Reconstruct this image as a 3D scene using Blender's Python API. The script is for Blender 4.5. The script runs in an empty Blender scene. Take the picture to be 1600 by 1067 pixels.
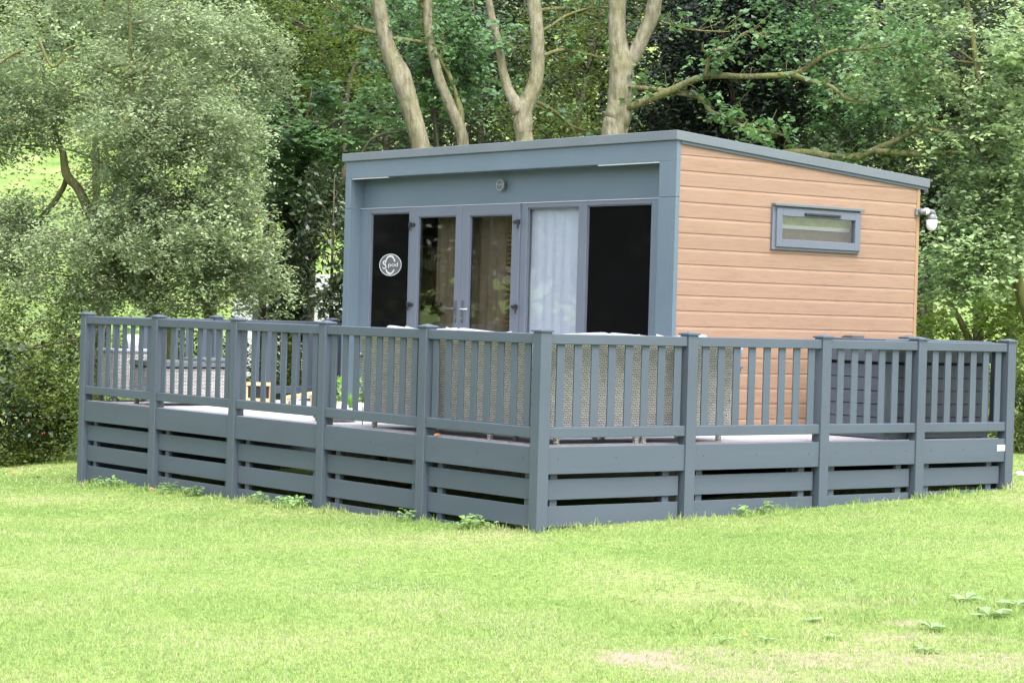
import bpy, math, random
import numpy as np
R = math.radians
rnd = random.Random(7); rng = np.random.default_rng(11)
scene = bpy.context.scene
COL = scene.collection

# ------------------------------------------------------------------ camera geometry (solved from the photograph)
F, YAW, PITCH, ROLL = 3484.17, 0.6592, -0.0124, 0.0278
CAM = np.array([-12.4574, -15.6465, 1.1904])
FW = np.array([math.sin(YAW)*math.cos(PITCH), math.cos(YAW)*math.cos(PITCH), math.sin(PITCH)])
RT = np.array([math.cos(YAW), -math.sin(YAW), 0.0]); UP = np.cross(RT, FW)
def ray(x, y):
    x -= 800; y -= 533.5
    c, s = math.cos(ROLL), math.sin(ROLL)
    return FW*F + RT*(x*c + y*s) - UP*(-x*s + y*c)
def at(x, y, D): return CAM + ray(x, y)*(D/F)
def on(ax, val, x, y):
    d = ray(x, y); return CAM + d*((val - CAM[ax])/d[ax])

# ------------------------------------------------------------------ object helpers
def obj(name, mesh, parent=None, mat=None):
    o = bpy.data.objects.new(name, mesh); COL.objects.link(o)
    if parent is not None: o.parent = parent
    if mat is not None and mesh is not None and len(mesh.materials) == 0: mesh.materials.append(mat)
    return o
def tag(o, label, cat, group=None):
    o['label'] = label; o['category'] = cat
    if group: o['group'] = group
    return o
def thing(name, label, cat, loc=(0, 0, 0), group=None):
    o = bpy.data.objects.new(name, None); COL.objects.link(o)
    o.location = loc; o.empty_display_size = .1
    return tag(o, label, cat, group)
class MB:
    def __init__(s, org=(0, 0, 0)): s.v = []; s.f = []; s.o = np.array(org, float)
    def add(s, vs, fs):
        b = len(s.v); s.v += [tuple(np.asarray(v, float) - s.o) for v in vs]; s.f += [tuple(i + b for i in f) for f in fs]; return s
    def box(s, x0, x1, y0, y1, z0, z1):
        return s.add([(x0,y0,z0),(x1,y0,z0),(x1,y1,z0),(x0,y1,z0),(x0,y0,z1),(x1,y0,z1),(x1,y1,z1),(x0,y1,z1)],
                     [(0,3,2,1),(4,5,6,7),(0,1,5,4),(1,2,6,5),(2,3,7,6),(3,0,4,7)])
    def bar(s, a, b, w, h, up=(0, 0, 1)):
        a = np.array(a, float); b = np.array(b, float); d = (b-a)/np.linalg.norm(b-a)
        u = np.array(up, float); u = u - d*(u@d); u /= np.linalg.norm(u); r = np.cross(d, u)
        q = [(-1,-1),(1,-1),(1,1),(-1,1)]
        return s.add([a + r*w/2*i + u*h/2*j for i, j in q] + [b + r*w/2*i + u*h/2*j for i, j in q],
                     [(0,1,2,3),(7,6,5,4),(0,4,5,1),(1,5,6,2),(2,6,7,3),(3,7,4,0)])
    def tube(s, pts, rs, n=8, cap=True, jit=0.0):
        pts = np.array(pts, float); N = len(pts)
        if np.isscalar(rs): rs = [rs]*N
        base = len(s.v); prev = None; vs = []
        for i in range(N):
            d = pts[min(i+1, N-1)] - pts[max(i-1, 0)]; d = d/(np.linalg.norm(d)+1e-9)
            if prev is None:
                a = np.array([0, 0, 1.]) if abs(d[2]) < .9 else np.array([1., 0, 0]); u = a - d*(a@d)
            else: u = prev - d*(prev@d)
            u /= np.linalg.norm(u); prev = u; w = np.cross(d, u)
            for k in range(n):
                t = 2*math.pi*k/n; r = rs[i]*(1 + jit*(rnd.random()-.5))
                vs.append(pts[i] + (u*math.cos(t) + w*math.sin(t))*r)
        fs = [(i*n+k, i*n+(k+1) % n, (i+1)*n+(k+1) % n, (i+1)*n+k) for i in range(N-1) for k in range(n)]
        if cap: fs += [tuple(range(n))[::-1], tuple((N-1)*n+k for k in range(n))]
        return s.add(vs, fs)
    def lathe(s, c, prof, n=20):
        vs = []; N = len(prof)
        for r, z in prof:
            for k in range(n):
                t = 2*math.pi*k/n; vs.append((c[0]+r*math.cos(t), c[1]+r*math.sin(t), c[2]+z))
        fs = [(i*n+k, i*n+(k+1) % n, (i+1)*n+(k+1) % n, (i+1)*n+k) for i in range(N-1) for k in range(n)]
        fs += [tuple(range(n))[::-1], tuple((N-1)*n+k for k in range(n))]
        return s.add(vs, fs)
    def build(s, name, mat, parent=None, bevel=0, smooth=False, seg=2):
        m = bpy.data.meshes.new(name); m.from_pydata(s.v, [], s.f); m.update()
        if smooth: m.polygons.foreach_set('use_smooth', [True]*len(m.polygons))
        o = obj(name, m, parent, mat)
        if bevel:
            b = o.modifiers.new('bevel', 'BEVEL'); b.width = bevel; b.segments = seg; b.limit_method = 'ANGLE'; b.angle_limit = R(40)
        return o
def local(parent): return parent.location

def npmesh(name, V, faces_per, mat, parent=None):
    """V (n,k,3): n separate faces of k corners"""
    n, k, _ = V.shape
    m = bpy.data.meshes.new(name)
    m.vertices.add(n*k); m.vertices.foreach_set('co', V.astype(np.float32).ravel())
    m.loops.add(n*k); m.loops.foreach_set('vertex_index', np.arange(n*k, dtype=np.int32))
    m.polygons.add(n); m.polygons.foreach_set('loop_start', np.arange(0, n*k, k, dtype=np.int32))
    m.polygons.foreach_set('loop_total', np.full(n, k, dtype=np.int32))
    m.update(calc_edges=True)
    return obj(name, m, parent, mat)

# ------------------------------------------------------------------ materials
def mat_new(name):
    m = bpy.data.materials.new(name); m.use_nodes = True; nt = m.node_tree
    for n in list(nt.nodes): nt.nodes.remove(n)
    out = nt.nodes.new('ShaderNodeOutputMaterial')
    return m, nt, out
def N(nt, t, **k):
    n = nt.nodes.new(t)
    for a, b in k.items():
        if a.startswith('i_'):
            n.inputs[a[2:].replace('_', ' ')].default_value = b
        else: setattr(n, a, b)
    return n
def ramp(nt, stops):
    r = nt.nodes.new('ShaderNodeValToRGB'); e = r.color_ramp.elements
    while len(e) < len(stops): e.new(.5)
    for k, (p, c) in enumerate(stops): e[k].position = p; e[k].color = (*c, 1)
    return r
def plain(name, col, rough=.5, var=.12, scale=3., bump=0., bscale=60., stretch=(1, 1, 1), spec=.5, metal=0., coat=0.):
    m, nt, out = mat_new(name); L = nt.links.new
    p = N(nt, 'ShaderNodeBsdfPrincipled'); p.inputs['Roughness'].default_value = rough; p.inputs['Metallic'].default_value = metal
    p.inputs['Specular IOR Level'].default_value = spec
    tc = N(nt, 'ShaderNodeTexCoord'); mp = N(nt, 'ShaderNodeMapping'); mp.inputs['Scale'].default_value = stretch
    L(tc.outputs['Object'], mp.inputs['Vector'])
    no = N(nt, 'ShaderNodeTexNoise'); no.inputs['Scale'].default_value = scale; no.inputs['Detail'].default_value = 6; no.inputs['Roughness'].default_value = .62
    L(mp.outputs[0], no.inputs['Vector'])
    c = np.array(col)
    r = ramp(nt, [(.3, tuple(c*(1-var))), (.7, tuple(np.minimum(c*(1+var), 1)))])
    L(no.outputs['Fac'], r.inputs[0]); L(r.outputs[0], p.inputs['Base Color'])
    mr = N(nt, 'ShaderNodeMapRange'); mr.inputs[3].default_value = max(rough-.08, 0.02); mr.inputs[4].default_value = rough+.1
    L(no.outputs['Fac'], mr.inputs[0]); L(mr.outputs[0], p.inputs['Roughness'])
    if bump:
        n2 = N(nt, 'ShaderNodeTexNoise'); n2.inputs['Scale'].default_value = bscale; n2.inputs['Detail'].default_value = 5
        L(mp.outputs[0], n2.inputs['Vector'])
        b = N(nt, 'ShaderNodeBump'); b.inputs['Strength'].default_value = bump; b.inputs['Distance'].default_value = .01
        L(n2.outputs['Fac'], b.inputs['Height']); L(b.outputs[0], p.inputs['Normal'])
    L(p.outputs[0], out.inputs['Surface'])
    return m
def leafmat(name, cols, trans=.35, rough=.5, spec=.35, patch=None, odd=None):
    m, nt, out = mat_new(name); L = nt.links.new
    g = N(nt, 'ShaderNodeNewGeometry')
    r = ramp(nt, [(i/(len(cols)-1), c) for i, c in enumerate(cols)])
    L(g.outputs['Random Per Island'], r.inputs[0]); colr = r.outputs[0]
    no = N(nt, 'ShaderNodeTexNoise'); no.inputs['Scale'].default_value = .9; no.inputs['Detail'].default_value = 3
    L(g.outputs['Position'], no.inputs['Vector'])
    mr = N(nt, 'ShaderNodeMapRange'); mr.inputs[1].default_value = .35; mr.inputs[2].default_value = .65; mr.inputs[3].default_value = .78; mr.inputs[4].default_value = 1.25
    L(no.outputs['Fac'], mr.inputs[0])
    hs = N(nt, 'ShaderNodeHueSaturation'); L(colr, hs.inputs['Color']); L(mr.outputs[0], hs.inputs['Value'])
    colr = hs.outputs[0]
    if odd:                                        # a few leaves already turned
        th, oc = odd
        mth = N(nt, 'ShaderNodeMath', operation='MULTIPLY'); mth.inputs[1].default_value = 37.31; L(g.outputs['Random Per Island'], mth.inputs[0])
        fr = N(nt, 'ShaderNodeMath', operation='FRACT'); L(mth.outputs[0], fr.inputs[0])
        lt = N(nt, 'ShaderNodeMath', operation='LESS_THAN'); lt.inputs[1].default_value = th; L(fr.outputs[0], lt.inputs[0])
        mx = N(nt, 'ShaderNodeMix', data_type='RGBA'); L(lt.outputs[0], mx.inputs[0]); L(colr, mx.inputs[6]); mx.inputs[7].default_value = (*oc, 1)
        colr = mx.outputs[2]
    p = N(nt, 'ShaderNodeBsdfPrincipled'); p.inputs['Roughness'].default_value = rough; p.inputs['Specular IOR Level'].default_value = spec
    t = N(nt, 'ShaderNodeBsdfTranslucent'); mix = N(nt, 'ShaderNodeMixShader'); mix.inputs[0].default_value = trans
    h2 = N(nt, 'ShaderNodeHueSaturation'); h2.inputs['Hue'].default_value = .485; h2.inputs['Saturation'].default_value = 1.1; h2.inputs['Value'].default_value = 1.5
    L(colr, p.inputs['Base Color']); L(colr, h2.inputs['Color']); L(h2.outputs[0], t.inputs['Color'])
    L(p.outputs[0], mix.inputs[1]); L(t.outputs[0], mix.inputs[2]); L(mix.outputs[0], out.inputs['Surface'])
    return m
def glassmat(name, tint=(.8, .82, .8), refl=.06, rough=.02):
    m, nt, out = mat_new(name); L = nt.links.new
    t = N(nt, 'ShaderNodeBsdfTransparent'); t.inputs[0].default_value = (*tint, 1)
    g = N(nt, 'ShaderNodeBsdfGlossy'); g.inputs['Roughness'].default_value = rough
    fr = N(nt, 'ShaderNodeFresnel'); fr.inputs[0].default_value = 1.5
    ge = N(nt, 'ShaderNodeNewGeometry'); io = N(nt, 'ShaderNodeMapRange'); io.inputs[3].default_value = 1.5; io.inputs[4].default_value = 1/1.5
    L(ge.outputs['Backfacing'], io.inputs[0]); L(io.outputs[0], fr.inputs[0])
    ad = N(nt, 'ShaderNodeMath', operation='ADD'); ad.inputs[1].default_value = refl; L(fr.outputs[0], ad.inputs[0])
    mix = N(nt, 'ShaderNodeMixShader'); L(ad.outputs[0], mix.inputs[0]); L(t.outputs[0], mix.inputs[1]); L(g.outputs[0], mix.inputs[2])
    L(mix.outputs[0], out.inputs['Surface'])
    return m
def bark(name, c1, c2, moss, mossamt=.5):
    m, nt, out = mat_new(name); L = nt.links.new
    p = N(nt, 'ShaderNodeBsdfPrincipled'); p.inputs['Roughness'].default_value = .85; p.inputs['Specular IOR Level'].default_value = .2
    g = N(nt, 'ShaderNodeNewGeometry'); mp = N(nt, 'ShaderNodeMapping'); mp.inputs['Scale'].default_value = (1, 1, .35); L(g.outputs['Position'], mp.inputs[0])
    n1 = N(nt, 'ShaderNodeTexNoise'); n1.inputs['Scale'].default_value = 13; n1.inputs['Detail'].default_value = 9; L(mp.outputs[0], n1.inputs[0])
    r = ramp(nt, [(.35, c1), (.65, c2)]); L(n1.outputs['Fac'], r.inputs[0])
    n2 = N(nt, 'ShaderNodeTexNoise'); n2.inputs['Scale'].default_value = 2.2; n2.inputs['Detail'].default_value = 4; L(g.outputs['Position'], n2.inputs[0])
    r2 = ramp(nt, [(.38, (.12, .12, .12)), (.6, (mossamt,)*3)]); L(n2.outputs['Fac'], r2.inputs[0])
    mx = N(nt, 'ShaderNodeMix', data_type='RGBA'); L(r2.outputs[0], mx.inputs[0]); L(r.outputs[0], mx.inputs[6]); mx.inputs[7].default_value = (*moss, 1)
    n3 = N(nt, 'ShaderNodeTexVoronoi'); n3.inputs['Scale'].default_value = 14; mp3 = N(nt, 'ShaderNodeMapping'); mp3.inputs['Scale'].default_value = (1, 1, 2.2)
    L(g.outputs['Position'], mp3.inputs[0]); L(mp3.outputs[0], n3.inputs[0])
    r3 = ramp(nt, [(.06, (1, 1, 1)), (.13, (0, 0, 0))]); L(n3.outputs['Distance'], r3.inputs[0])
    mx2 = N(nt, 'ShaderNodeMix', data_type='RGBA'); L(r3.outputs[0], mx2.inputs[0]); L(mx.outputs[2], mx2.inputs[6]); mx2.inputs[7].default_value = (.45, .45, .4, 1)
    L(mx2.outputs[2], p.inputs['Base Color'])
    b = N(nt, 'ShaderNodeBump'); b.inputs['Strength'].default_value = 1.; b.inputs['Distance'].default_value = .05
    L(n1.outputs['Fac'], b.inputs['Height']); L(b.outputs[0], p.inputs['Normal']); L(p.outputs[0], out.inputs['Surface'])
    return m

M = {}
M['fence'] = plain('grey_composite', (.063, .079, .099), .5, .08, 1.1, .25, 90, (1, 1, 1), .4)
M['fencew'] = plain('grey_board_grain', (.063, .079, .099), .55, .08, 1.3, .12, 40, (.3, .3, 3), .35)
M['blue'] = plain('blue_grey_wall', (.09, .124, .148), .42, .07, .8, 0, 50, spec=.5)
M['frame'] = plain('window_frame_grey', (.1, .114, .139), .35, .04, 2, 0, 50, spec=.5)
M['roof'] = plain('roof_trim_grey', (.105, .122, .132), .38, .08, 1.5, 0, spec=.5)
M['black'] = plain('hinge_black', (.012, .012, .015), .35, .1, 8)
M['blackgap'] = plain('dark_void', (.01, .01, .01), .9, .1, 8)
M['white'] = plain('white_plastic', (.8, .8, .82), .35, .03, 4)
M['strip'] = plain('white_strip', (.42, .43, .43), .4, .03, 4)
M['deck'] = plain('pale_deck_board', (.38, .365, .385), .6, .14, 2.2, .3, 40, (.3, 3, 1), .3)
M['joist'] = plain('treated_timber', (.16, .12, .08), .8, .2, 5)
M['cushion'] = plain('light_grey_fabric', (.3, .3, .34), .9, .08, 7, .3, 200, spec=.1)
M['pot'] = plain('white_glazed_pot', (.78, .77, .8), .3, .03, 3)
M['stone'] = plain('grey_stone', (.26, .27, .25), .85, .3, 14, .8, 40, spec=.2)
M['pine'] = plain('pine_wood', (.55, .36, .2), .6, .15, 12, .2, 60, (1, 1, .2), .3)
M['dark'] = plain('dark_grey_panel', (.05, .055, .062), .5, .1, 2, .15, 60)
M['shed'] = plain('storage_box_plank', (.052, .06, .072), .5, .1, 2, .3, 60, (.3, .3, 3), .35)
M['silver'] = plain('brushed_handle', (.5, .51, .53), .25, .05, 5, metal=.9)
M['cream'] = plain('cream_wall', (.42, .4, .36), .7, .1, 3)
M['curtainw'] = plain('pale_lavender_curtain', (.5, .51, .62), .85, .05, 3, .15, 80, (1, 1, .2), .1)
M['curtainb'] = plain('taupe_curtain', (.5, .43, .36), .85, .12, 6, .15, 80, (1, 1, .2), .1)
M['slat'] = plain('wood_slat', (.42, .3, .16), .6, .2, 6)
M['bronze'] = plain('lamp_grey', (.14, .14, .14), .35, .1, 5)
M['soil'] = plain('soil', (.2, .14, .1), .9, .3, 12, .8, 30)
M['deadleaf'] = plain('dead_leaf', (.42, .16, .05), .7, .3, 15)
M['white_body'] = plain('white_bodywork', (.8, .8, .8), .4, .03, 2)
M['berry'] = plain('red_berry', (.5, .04, .03), .4, .2, 9)
M['twig'] = plain('twig', (.12, .09, .05), .85, .3, 9)
# glossy black panes
m, nt, out = mat_new('black_glass'); p = N(nt, 'ShaderNodeBsdfPrincipled'); p.inputs['Base Color'].default_value = (.004, .004, .004, 1)
p.inputs['Roughness'].default_value = .06; p.inputs['Specular IOR Level'].default_value = .06; nt.links.new(p.outputs[0], out.inputs[0]); M['bglass'] = m
M['glass'] = glassmat('clear_glass', (.65, .65, .61), .04)
M['glass2'] = glassmat('clear_glass_side', (.9, .92, .9), .02)
# engraved badge glass
m, nt, out = mat_new('badge_grey'); p = N(nt, 'ShaderNodeBsdfPrincipled'); p.inputs['Base Color'].default_value = (.16, .17, .17, 1); p.inputs['Roughness'].default_value = .3
nt.links.new(p.outputs[0], out.inputs[0]); M['badge'] = m; p.inputs['Base Color'].default_value = (.085, .09, .09, 1)
M['badgew'] = plain('badge_white', (.48, .5, .49), .35, .03, 4)
M['badgeg'] = plain('badge_silver', (.3, .33, .32), .3, .1, 9)
M['blind'] = plain('green_blind', (.22, .28, .06), .8, .25, 12)
M['brown'] = plain('brown_panel', (.1, .07, .045), .7, .35, 14)

def clad():
    m, nt, out = mat_new('wood_effect_cladding'); L = nt.links.new
    p = N(nt, 'ShaderNodeBsdfPrincipled'); p.inputs['Roughness'].default_value = .6; p.inputs['Specular IOR Level'].default_value = .25
    g = N(nt, 'ShaderNodeNewGeometry'); sep = N(nt, 'ShaderNodeSeparateXYZ'); L(g.outputs['Position'], sep.inputs[0])
    dv = N(nt, 'ShaderNodeMath', operation='DIVIDE'); dv.inputs[1].default_value = .1613; L(sep.outputs['Z'], dv.inputs[0])
    fl = N(nt, 'ShaderNodeMath', operation='FLOOR'); L(dv.outputs[0], fl.inputs[0])
    wn = N(nt, 'ShaderNodeTexWhiteNoise', noise_dimensions='1D'); L(fl.outputs[0], wn.inputs['W'])
    ml = N(nt, 'ShaderNodeMath', operation='MULTIPLY'); ml.inputs[1].default_value = 30; L(wn.outputs['Value'], ml.inputs[0])
    ax = N(nt, 'ShaderNodeMath', operation='ADD'); L(sep.outputs['X'], ax.inputs[0]); L(ml.outputs[0], ax.inputs[1])
    cb = N(nt, 'ShaderNodeCombineXYZ'); L(ax.outputs[0], cb.inputs[0]); L(sep.outputs['Y'], cb.inputs[1]); L(sep.outputs['Z'], cb.inputs[2])
    mp = N(nt, 'ShaderNodeMapping'); mp.inputs['Scale'].default_value = (1.3, 1.3, 14); L(cb.outputs[0], mp.inputs[0])
    n1 = N(nt, 'ShaderNodeTexNoise'); n1.inputs['Scale'].default_value = 2.2; n1.inputs['Detail'].default_value = 7; n1.inputs['Distortion'].default_value = 1.1; n1.inputs['Roughness'].default_value = .65
    L(mp.outputs[0], n1.inputs[0])
    r = ramp(nt, [(.28, (.205, .127, .083)), (.5, (.24, .155, .104)), (.75, (.262, .17, .117))]); L(n1.outputs['Fac'], r.inputs[0])
    mr = N(nt, 'ShaderNodeMapRange'); mr.inputs[3].default_value = .95; mr.inputs[4].default_value = 1.05; L(wn.outputs['Value'], mr.inputs[0])
    hs = N(nt, 'ShaderNodeHueSaturation'); L(r.outputs[0], hs.inputs['Color']); L(mr.outputs[0], hs.inputs['Value'])
    L(hs.outputs[0], p.inputs['Base Color'])
    b = N(nt, 'ShaderNodeBump'); b.inputs['Strength'].default_value = .22; b.inputs['Distance'].default_value = .01
    L(n1.outputs['Fac'], b.inputs['Height']); L(b.outputs[0], p.inputs['Normal']); L(p.outputs[0], out.inputs[0])
    return m
M['clad'] = clad()
M['cladtrim'] = plain('cladding_corner_trim', (.25, .155, .08), .6, .08, 4)

def wicker(name, c_lo, c_hi):
    m, nt, out = mat_new(name); L = nt.links.new
    p = N(nt, 'ShaderNodeBsdfPrincipled'); p.inputs['Roughness'].default_value = .55
    g = N(nt, 'ShaderNodeNewGeometry'); sep = N(nt, 'ShaderNodeSeparateXYZ'); L(g.outputs['Position'], sep.inputs[0])
    h = N(nt, 'ShaderNodeMath', operation='ADD'); L(sep.outputs['X'], h.inputs[0]); L(sep.outputs['Y'], h.inputs[1])
    cb = N(nt, 'ShaderNodeCombineXYZ'); L(h.outputs[0], cb.inputs[0]); L(sep.outputs['Z'], cb.inputs[1])
    bt = N(nt, 'ShaderNodeTexBrick'); bt.inputs['Scale'].default_value = 1; bt.inputs['Brick Width'].default_value = .05; bt.inputs['Row Height'].default_value = .0165
    bt.inputs['Mortar Size'].default_value = .0045; bt.inputs['Mortar Smooth'].default_value = .6
    bt.inputs['Color1'].default_value = (*c_lo, 1); bt.inputs['Color2'].default_value = (*c_hi, 1); bt.inputs['Mortar'].default_value = (*(np.array(c_lo)*.22), 1)
    L(cb.outputs[0], bt.inputs['Vector']); 
    no = N(nt, 'ShaderNodeTexNoise'); no.inputs['Scale'].default_value = 6; L(g.outputs['Position'], no.inputs[0])
    mr = N(nt, 'ShaderNodeMapRange'); mr.inputs[3].default_value = .75; mr.inputs[4].default_value = 1.2; L(no.outputs['Fac'], mr.inputs[0])
    hs = N(nt, 'ShaderNodeHueSaturation'); L(bt.outputs['Color'], hs.inputs['Color']); L(mr.outputs[0], hs.inputs['Value']); L(hs.outputs[0], p.inputs['Base Color'])
    b = N(nt, 'ShaderNodeBump'); b.inputs['Strength'].default_value = .8; b.inputs['Distance'].default_value = .006; b.invert = True
    L(bt.outputs['Fac'], b.inputs['Height']); L(b.outputs[0], p.inputs['Normal']); L(p.outputs[0], out.inputs[0])
    return m
M['rattan'] = wicker('grey_rattan', (.42, .405, .375), (.57, .555, .52))
M['rattanw'] = wicker('pale_rattan', (.42, .4, .38), (.58, .55, .53))

def groundmat():
    m, nt, out = mat_new('lawn_ground'); L = nt.links.new
    p = N(nt, 'ShaderNodeBsdfPrincipled'); p.inputs['Roughness'].default_value = .9; p.inputs['Specular IOR Level'].default_value = .1
    g = N(nt, 'ShaderNodeNewGeometry')
    n1 = N(nt, 'ShaderNodeTexNoise'); n1.inputs['Scale'].default_value = .55; n1.inputs['Detail'].default_value = 6; L(g.outputs['Position'], n1.inputs[0])
    r1 = ramp(nt, [(.3, (.1, .165, .04)), (.5, (.15, .215, .06)), (.68, (.21, .24, .1))]); L(n1.outputs['Fac'], r1.inputs[0])
    n2 = N(nt, 'ShaderNodeTexNoise'); n2.inputs['Scale'].default_value = 14; n2.inputs['Detail'].default_value = 8; L(g.outputs['Position'], n2.inputs[0])
    r2 = ramp(nt, [(.35, (.6, .6, .6)), (.65, (1.25, 1.2, 1.1))]); L(n2.outputs['Fac'], r2.inputs[0])
    mx = N(nt, 'ShaderNodeMix', data_type='RGBA', blend_type='MULTIPLY'); mx.inputs[0].default_value = 1; L(r1.outputs[0], mx.inputs[6]); L(r2.outputs[0], mx.inputs[7])
    # worn earth patch (its own shape, near the camera on the right)
    at_ = N(nt, 'ShaderNodeAttribute', attribute_name='soil')
    mx2 = N(nt, 'ShaderNodeMix', data_type='RGBA'); L(at_.outputs['Fac'], mx2.inputs[0]); L(mx.outputs[2], mx2.inputs[6]); mx2.inputs[7].default_value = (.25, .19, .15, 1)
    L(mx2.outputs[2], p.inputs['Base Color'])
    b = N(nt, 'ShaderNodeBump'); b.inputs['Strength'].default_value = .6; b.inputs['Distance'].default_value = .02
    L(n2.outputs['Fac'], b.inputs['Height']); L(b.outputs[0], p.inputs['Normal']); L(p.outputs[0], out.inputs[0])
    return m
M['ground'] = groundmat()
def grassmat():
    m, nt, out = mat_new('grass_blades'); L = nt.links.new
    g = N(nt, 'ShaderNodeNewGeometry')
    r = ramp(nt, [(0, (.24, .36, .105)), (.35, (.3, .41, .13)), (.75, (.37, .445, .16)), (.94, (.42, .45, .2)), (1, (.48, .47, .28))])
    n1 = N(nt, 'ShaderNodeTexNoise'); n1.inputs['Scale'].default_value = .75; n1.inputs['Detail'].default_value = 5; L(g.outputs['Position'], n1.inputs[0])
    mr = N(nt, 'ShaderNodeMapRange'); mr.inputs[1].default_value = .3; mr.inputs[2].default_value = .7; mr.inputs[3].default_value = -.35; mr.inputs[4].default_value = .36; L(n1.outputs['Fac'], mr.inputs[0])
    ad = N(nt, 'ShaderNodeMath', operation='ADD'); ad.use_clamp = True; L(g.outputs['Random Per Island'], ad.inputs[0]); L(mr.outputs[0], ad.inputs[1]); L(ad.outputs[0], r.inputs[0])
    p = N(nt, 'ShaderNodeBsdfPrincipled'); p.inputs['Roughness'].default_value = .55; p.inputs['Specular IOR Level'].default_value = .3
    t = N(nt, 'ShaderNodeBsdfTranslucent'); mix = N(nt, 'ShaderNodeMixShader'); mix.inputs[0].default_value = .45
    h2 = N(nt, 'ShaderNodeHueSaturation'); h2.inputs['Value'].default_value = 1.3; L(r.outputs[0], h2.inputs['Color'])
    L(r.outputs[0], p.inputs['Base Color']); L(h2.outputs[0], t.inputs['Color']); L(p.outputs[0], mix.inputs[1]); L(t.outputs[0], mix.inputs[2]); L(mix.outputs[0], out.inputs[0])
    return m
M['grass'] = grassmat()

# ------------------------------------------------------------------ ground
def gz(X, Y):
    X = np.asarray(X, float); Y = np.asarray(Y, float)
    dx, dy = X - CAM[0], Y - CAM[1]
    u = dx*FW[0] + dy*FW[1]; w = dx*RT[0] + dy*RT[1]
    z = -.775 - .0245*np.clip(Y, -3, 12) + .034*np.clip(X, -3, 10)
    z = z - .012*np.clip(-w - 4, 0, 10)*np.clip((u-18)/10, 0, 1)
    z = z + .012*np.sin(X*1.7+Y*.6)*np.cos(Y*1.3-X*.4)
    t = np.clip((u-44)/150, 0, 1); z = z + 29*(t*t*(3-2*t))*(1+.08*np.sin(w*.03))
    return z
def soilmask(X, Y):
    X = np.asarray(X, float); Y = np.asarray(Y, float)
    tot = np.zeros_like(X)
    for (px, py, ax, bx, s) in SOIL:
        c = on(2, -.80, px, py); dx, dy = X-c[0], Y-c[1]
        w = dx*RT[0]+dy*RT[1]; u = dx*FW[0]+dy*FW[1]
        nz = .35*np.sin(w*9+py)*np.cos(u*7) + .25*np.sin(w*23+u*17)
        d = (w/ax)**2+(u/bx)**2 + nz
        tot = np.maximum(tot, np.clip((1.3-d)*.8, 0, 1)*s)
    return tot
SOIL = [(1015, 1030, .42, .5, .95), (1100, 1015, .35, .25, .6), (1430, 1005, .6, .3, .6), (1300, 1030, .8, .45, .7), (1560, 1040, .5, .4, .6), (1420, 985, .3, .15, .7), (1180, 1055, .6, .4, .65)]
us = np.concatenate([np.arange(-40, 9, 3.5), np.arange(9, 17, .08), np.arange(17, 36, .3), np.arange(36, 60, 1.5), np.arange(60, 420, 8)])
ws = np.concatenate([np.arange(-260, -9, 9), np.arange(-9, -4, .5), np.arange(-4, 5, .08), np.arange(5, 10, .5), np.arange(10, 261, 9)])
UU, WW = np.meshgrid(us, ws, indexing='ij')
f2 = np.array([FW[0], FW[1]])/math.hypot(FW[0], FW[1])
GX = CAM[0] + UU*f2[0] + WW*RT[0]; GY = CAM[1] + UU*f2[1] + WW*RT[1]
GZ = gz(GX, GY)
nu, nw = GX.shape
idx = np.arange(nu*nw).reshape(nu, nw)
fc = np.stack([idx[:-1, :-1], idx[:-1, 1:], idx[1:, 1:], idx[1:, :-1]], -1).reshape(-1, 4)[:, ::-1]
gm = bpy.data.meshes.new('lawn')
gm.vertices.add(nu*nw); gm.vertices.foreach_set('co', np.stack([GX, GY, GZ], -1).astype(np.float32).ravel())
gm.loops.add(len(fc)*4); gm.loops.foreach_set('vertex_index', fc.astype(np.int32).ravel())
gm.polygons.add(len(fc)); gm.polygons.foreach_set('loop_start', np.arange(0, len(fc)*4, 4, dtype=np.int32)); gm.polygons.foreach_set('loop_total', np.full(len(fc), 4, dtype=np.int32))
gm.update(calc_edges=True)
gm.polygons.foreach_set('use_smooth', [True]*len(fc))
sa = gm.attributes.new('soil', 'FLOAT', 'POINT'); sa.data.foreach_set('value', soilmask(GX, GY).astype(np.float32).ravel())
if gm.polygons[0].normal.z < 0: gm.flip_normals()
lawn = obj('lawn', gm, None, M['ground']); lawn['kind'] = 'structure'

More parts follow.
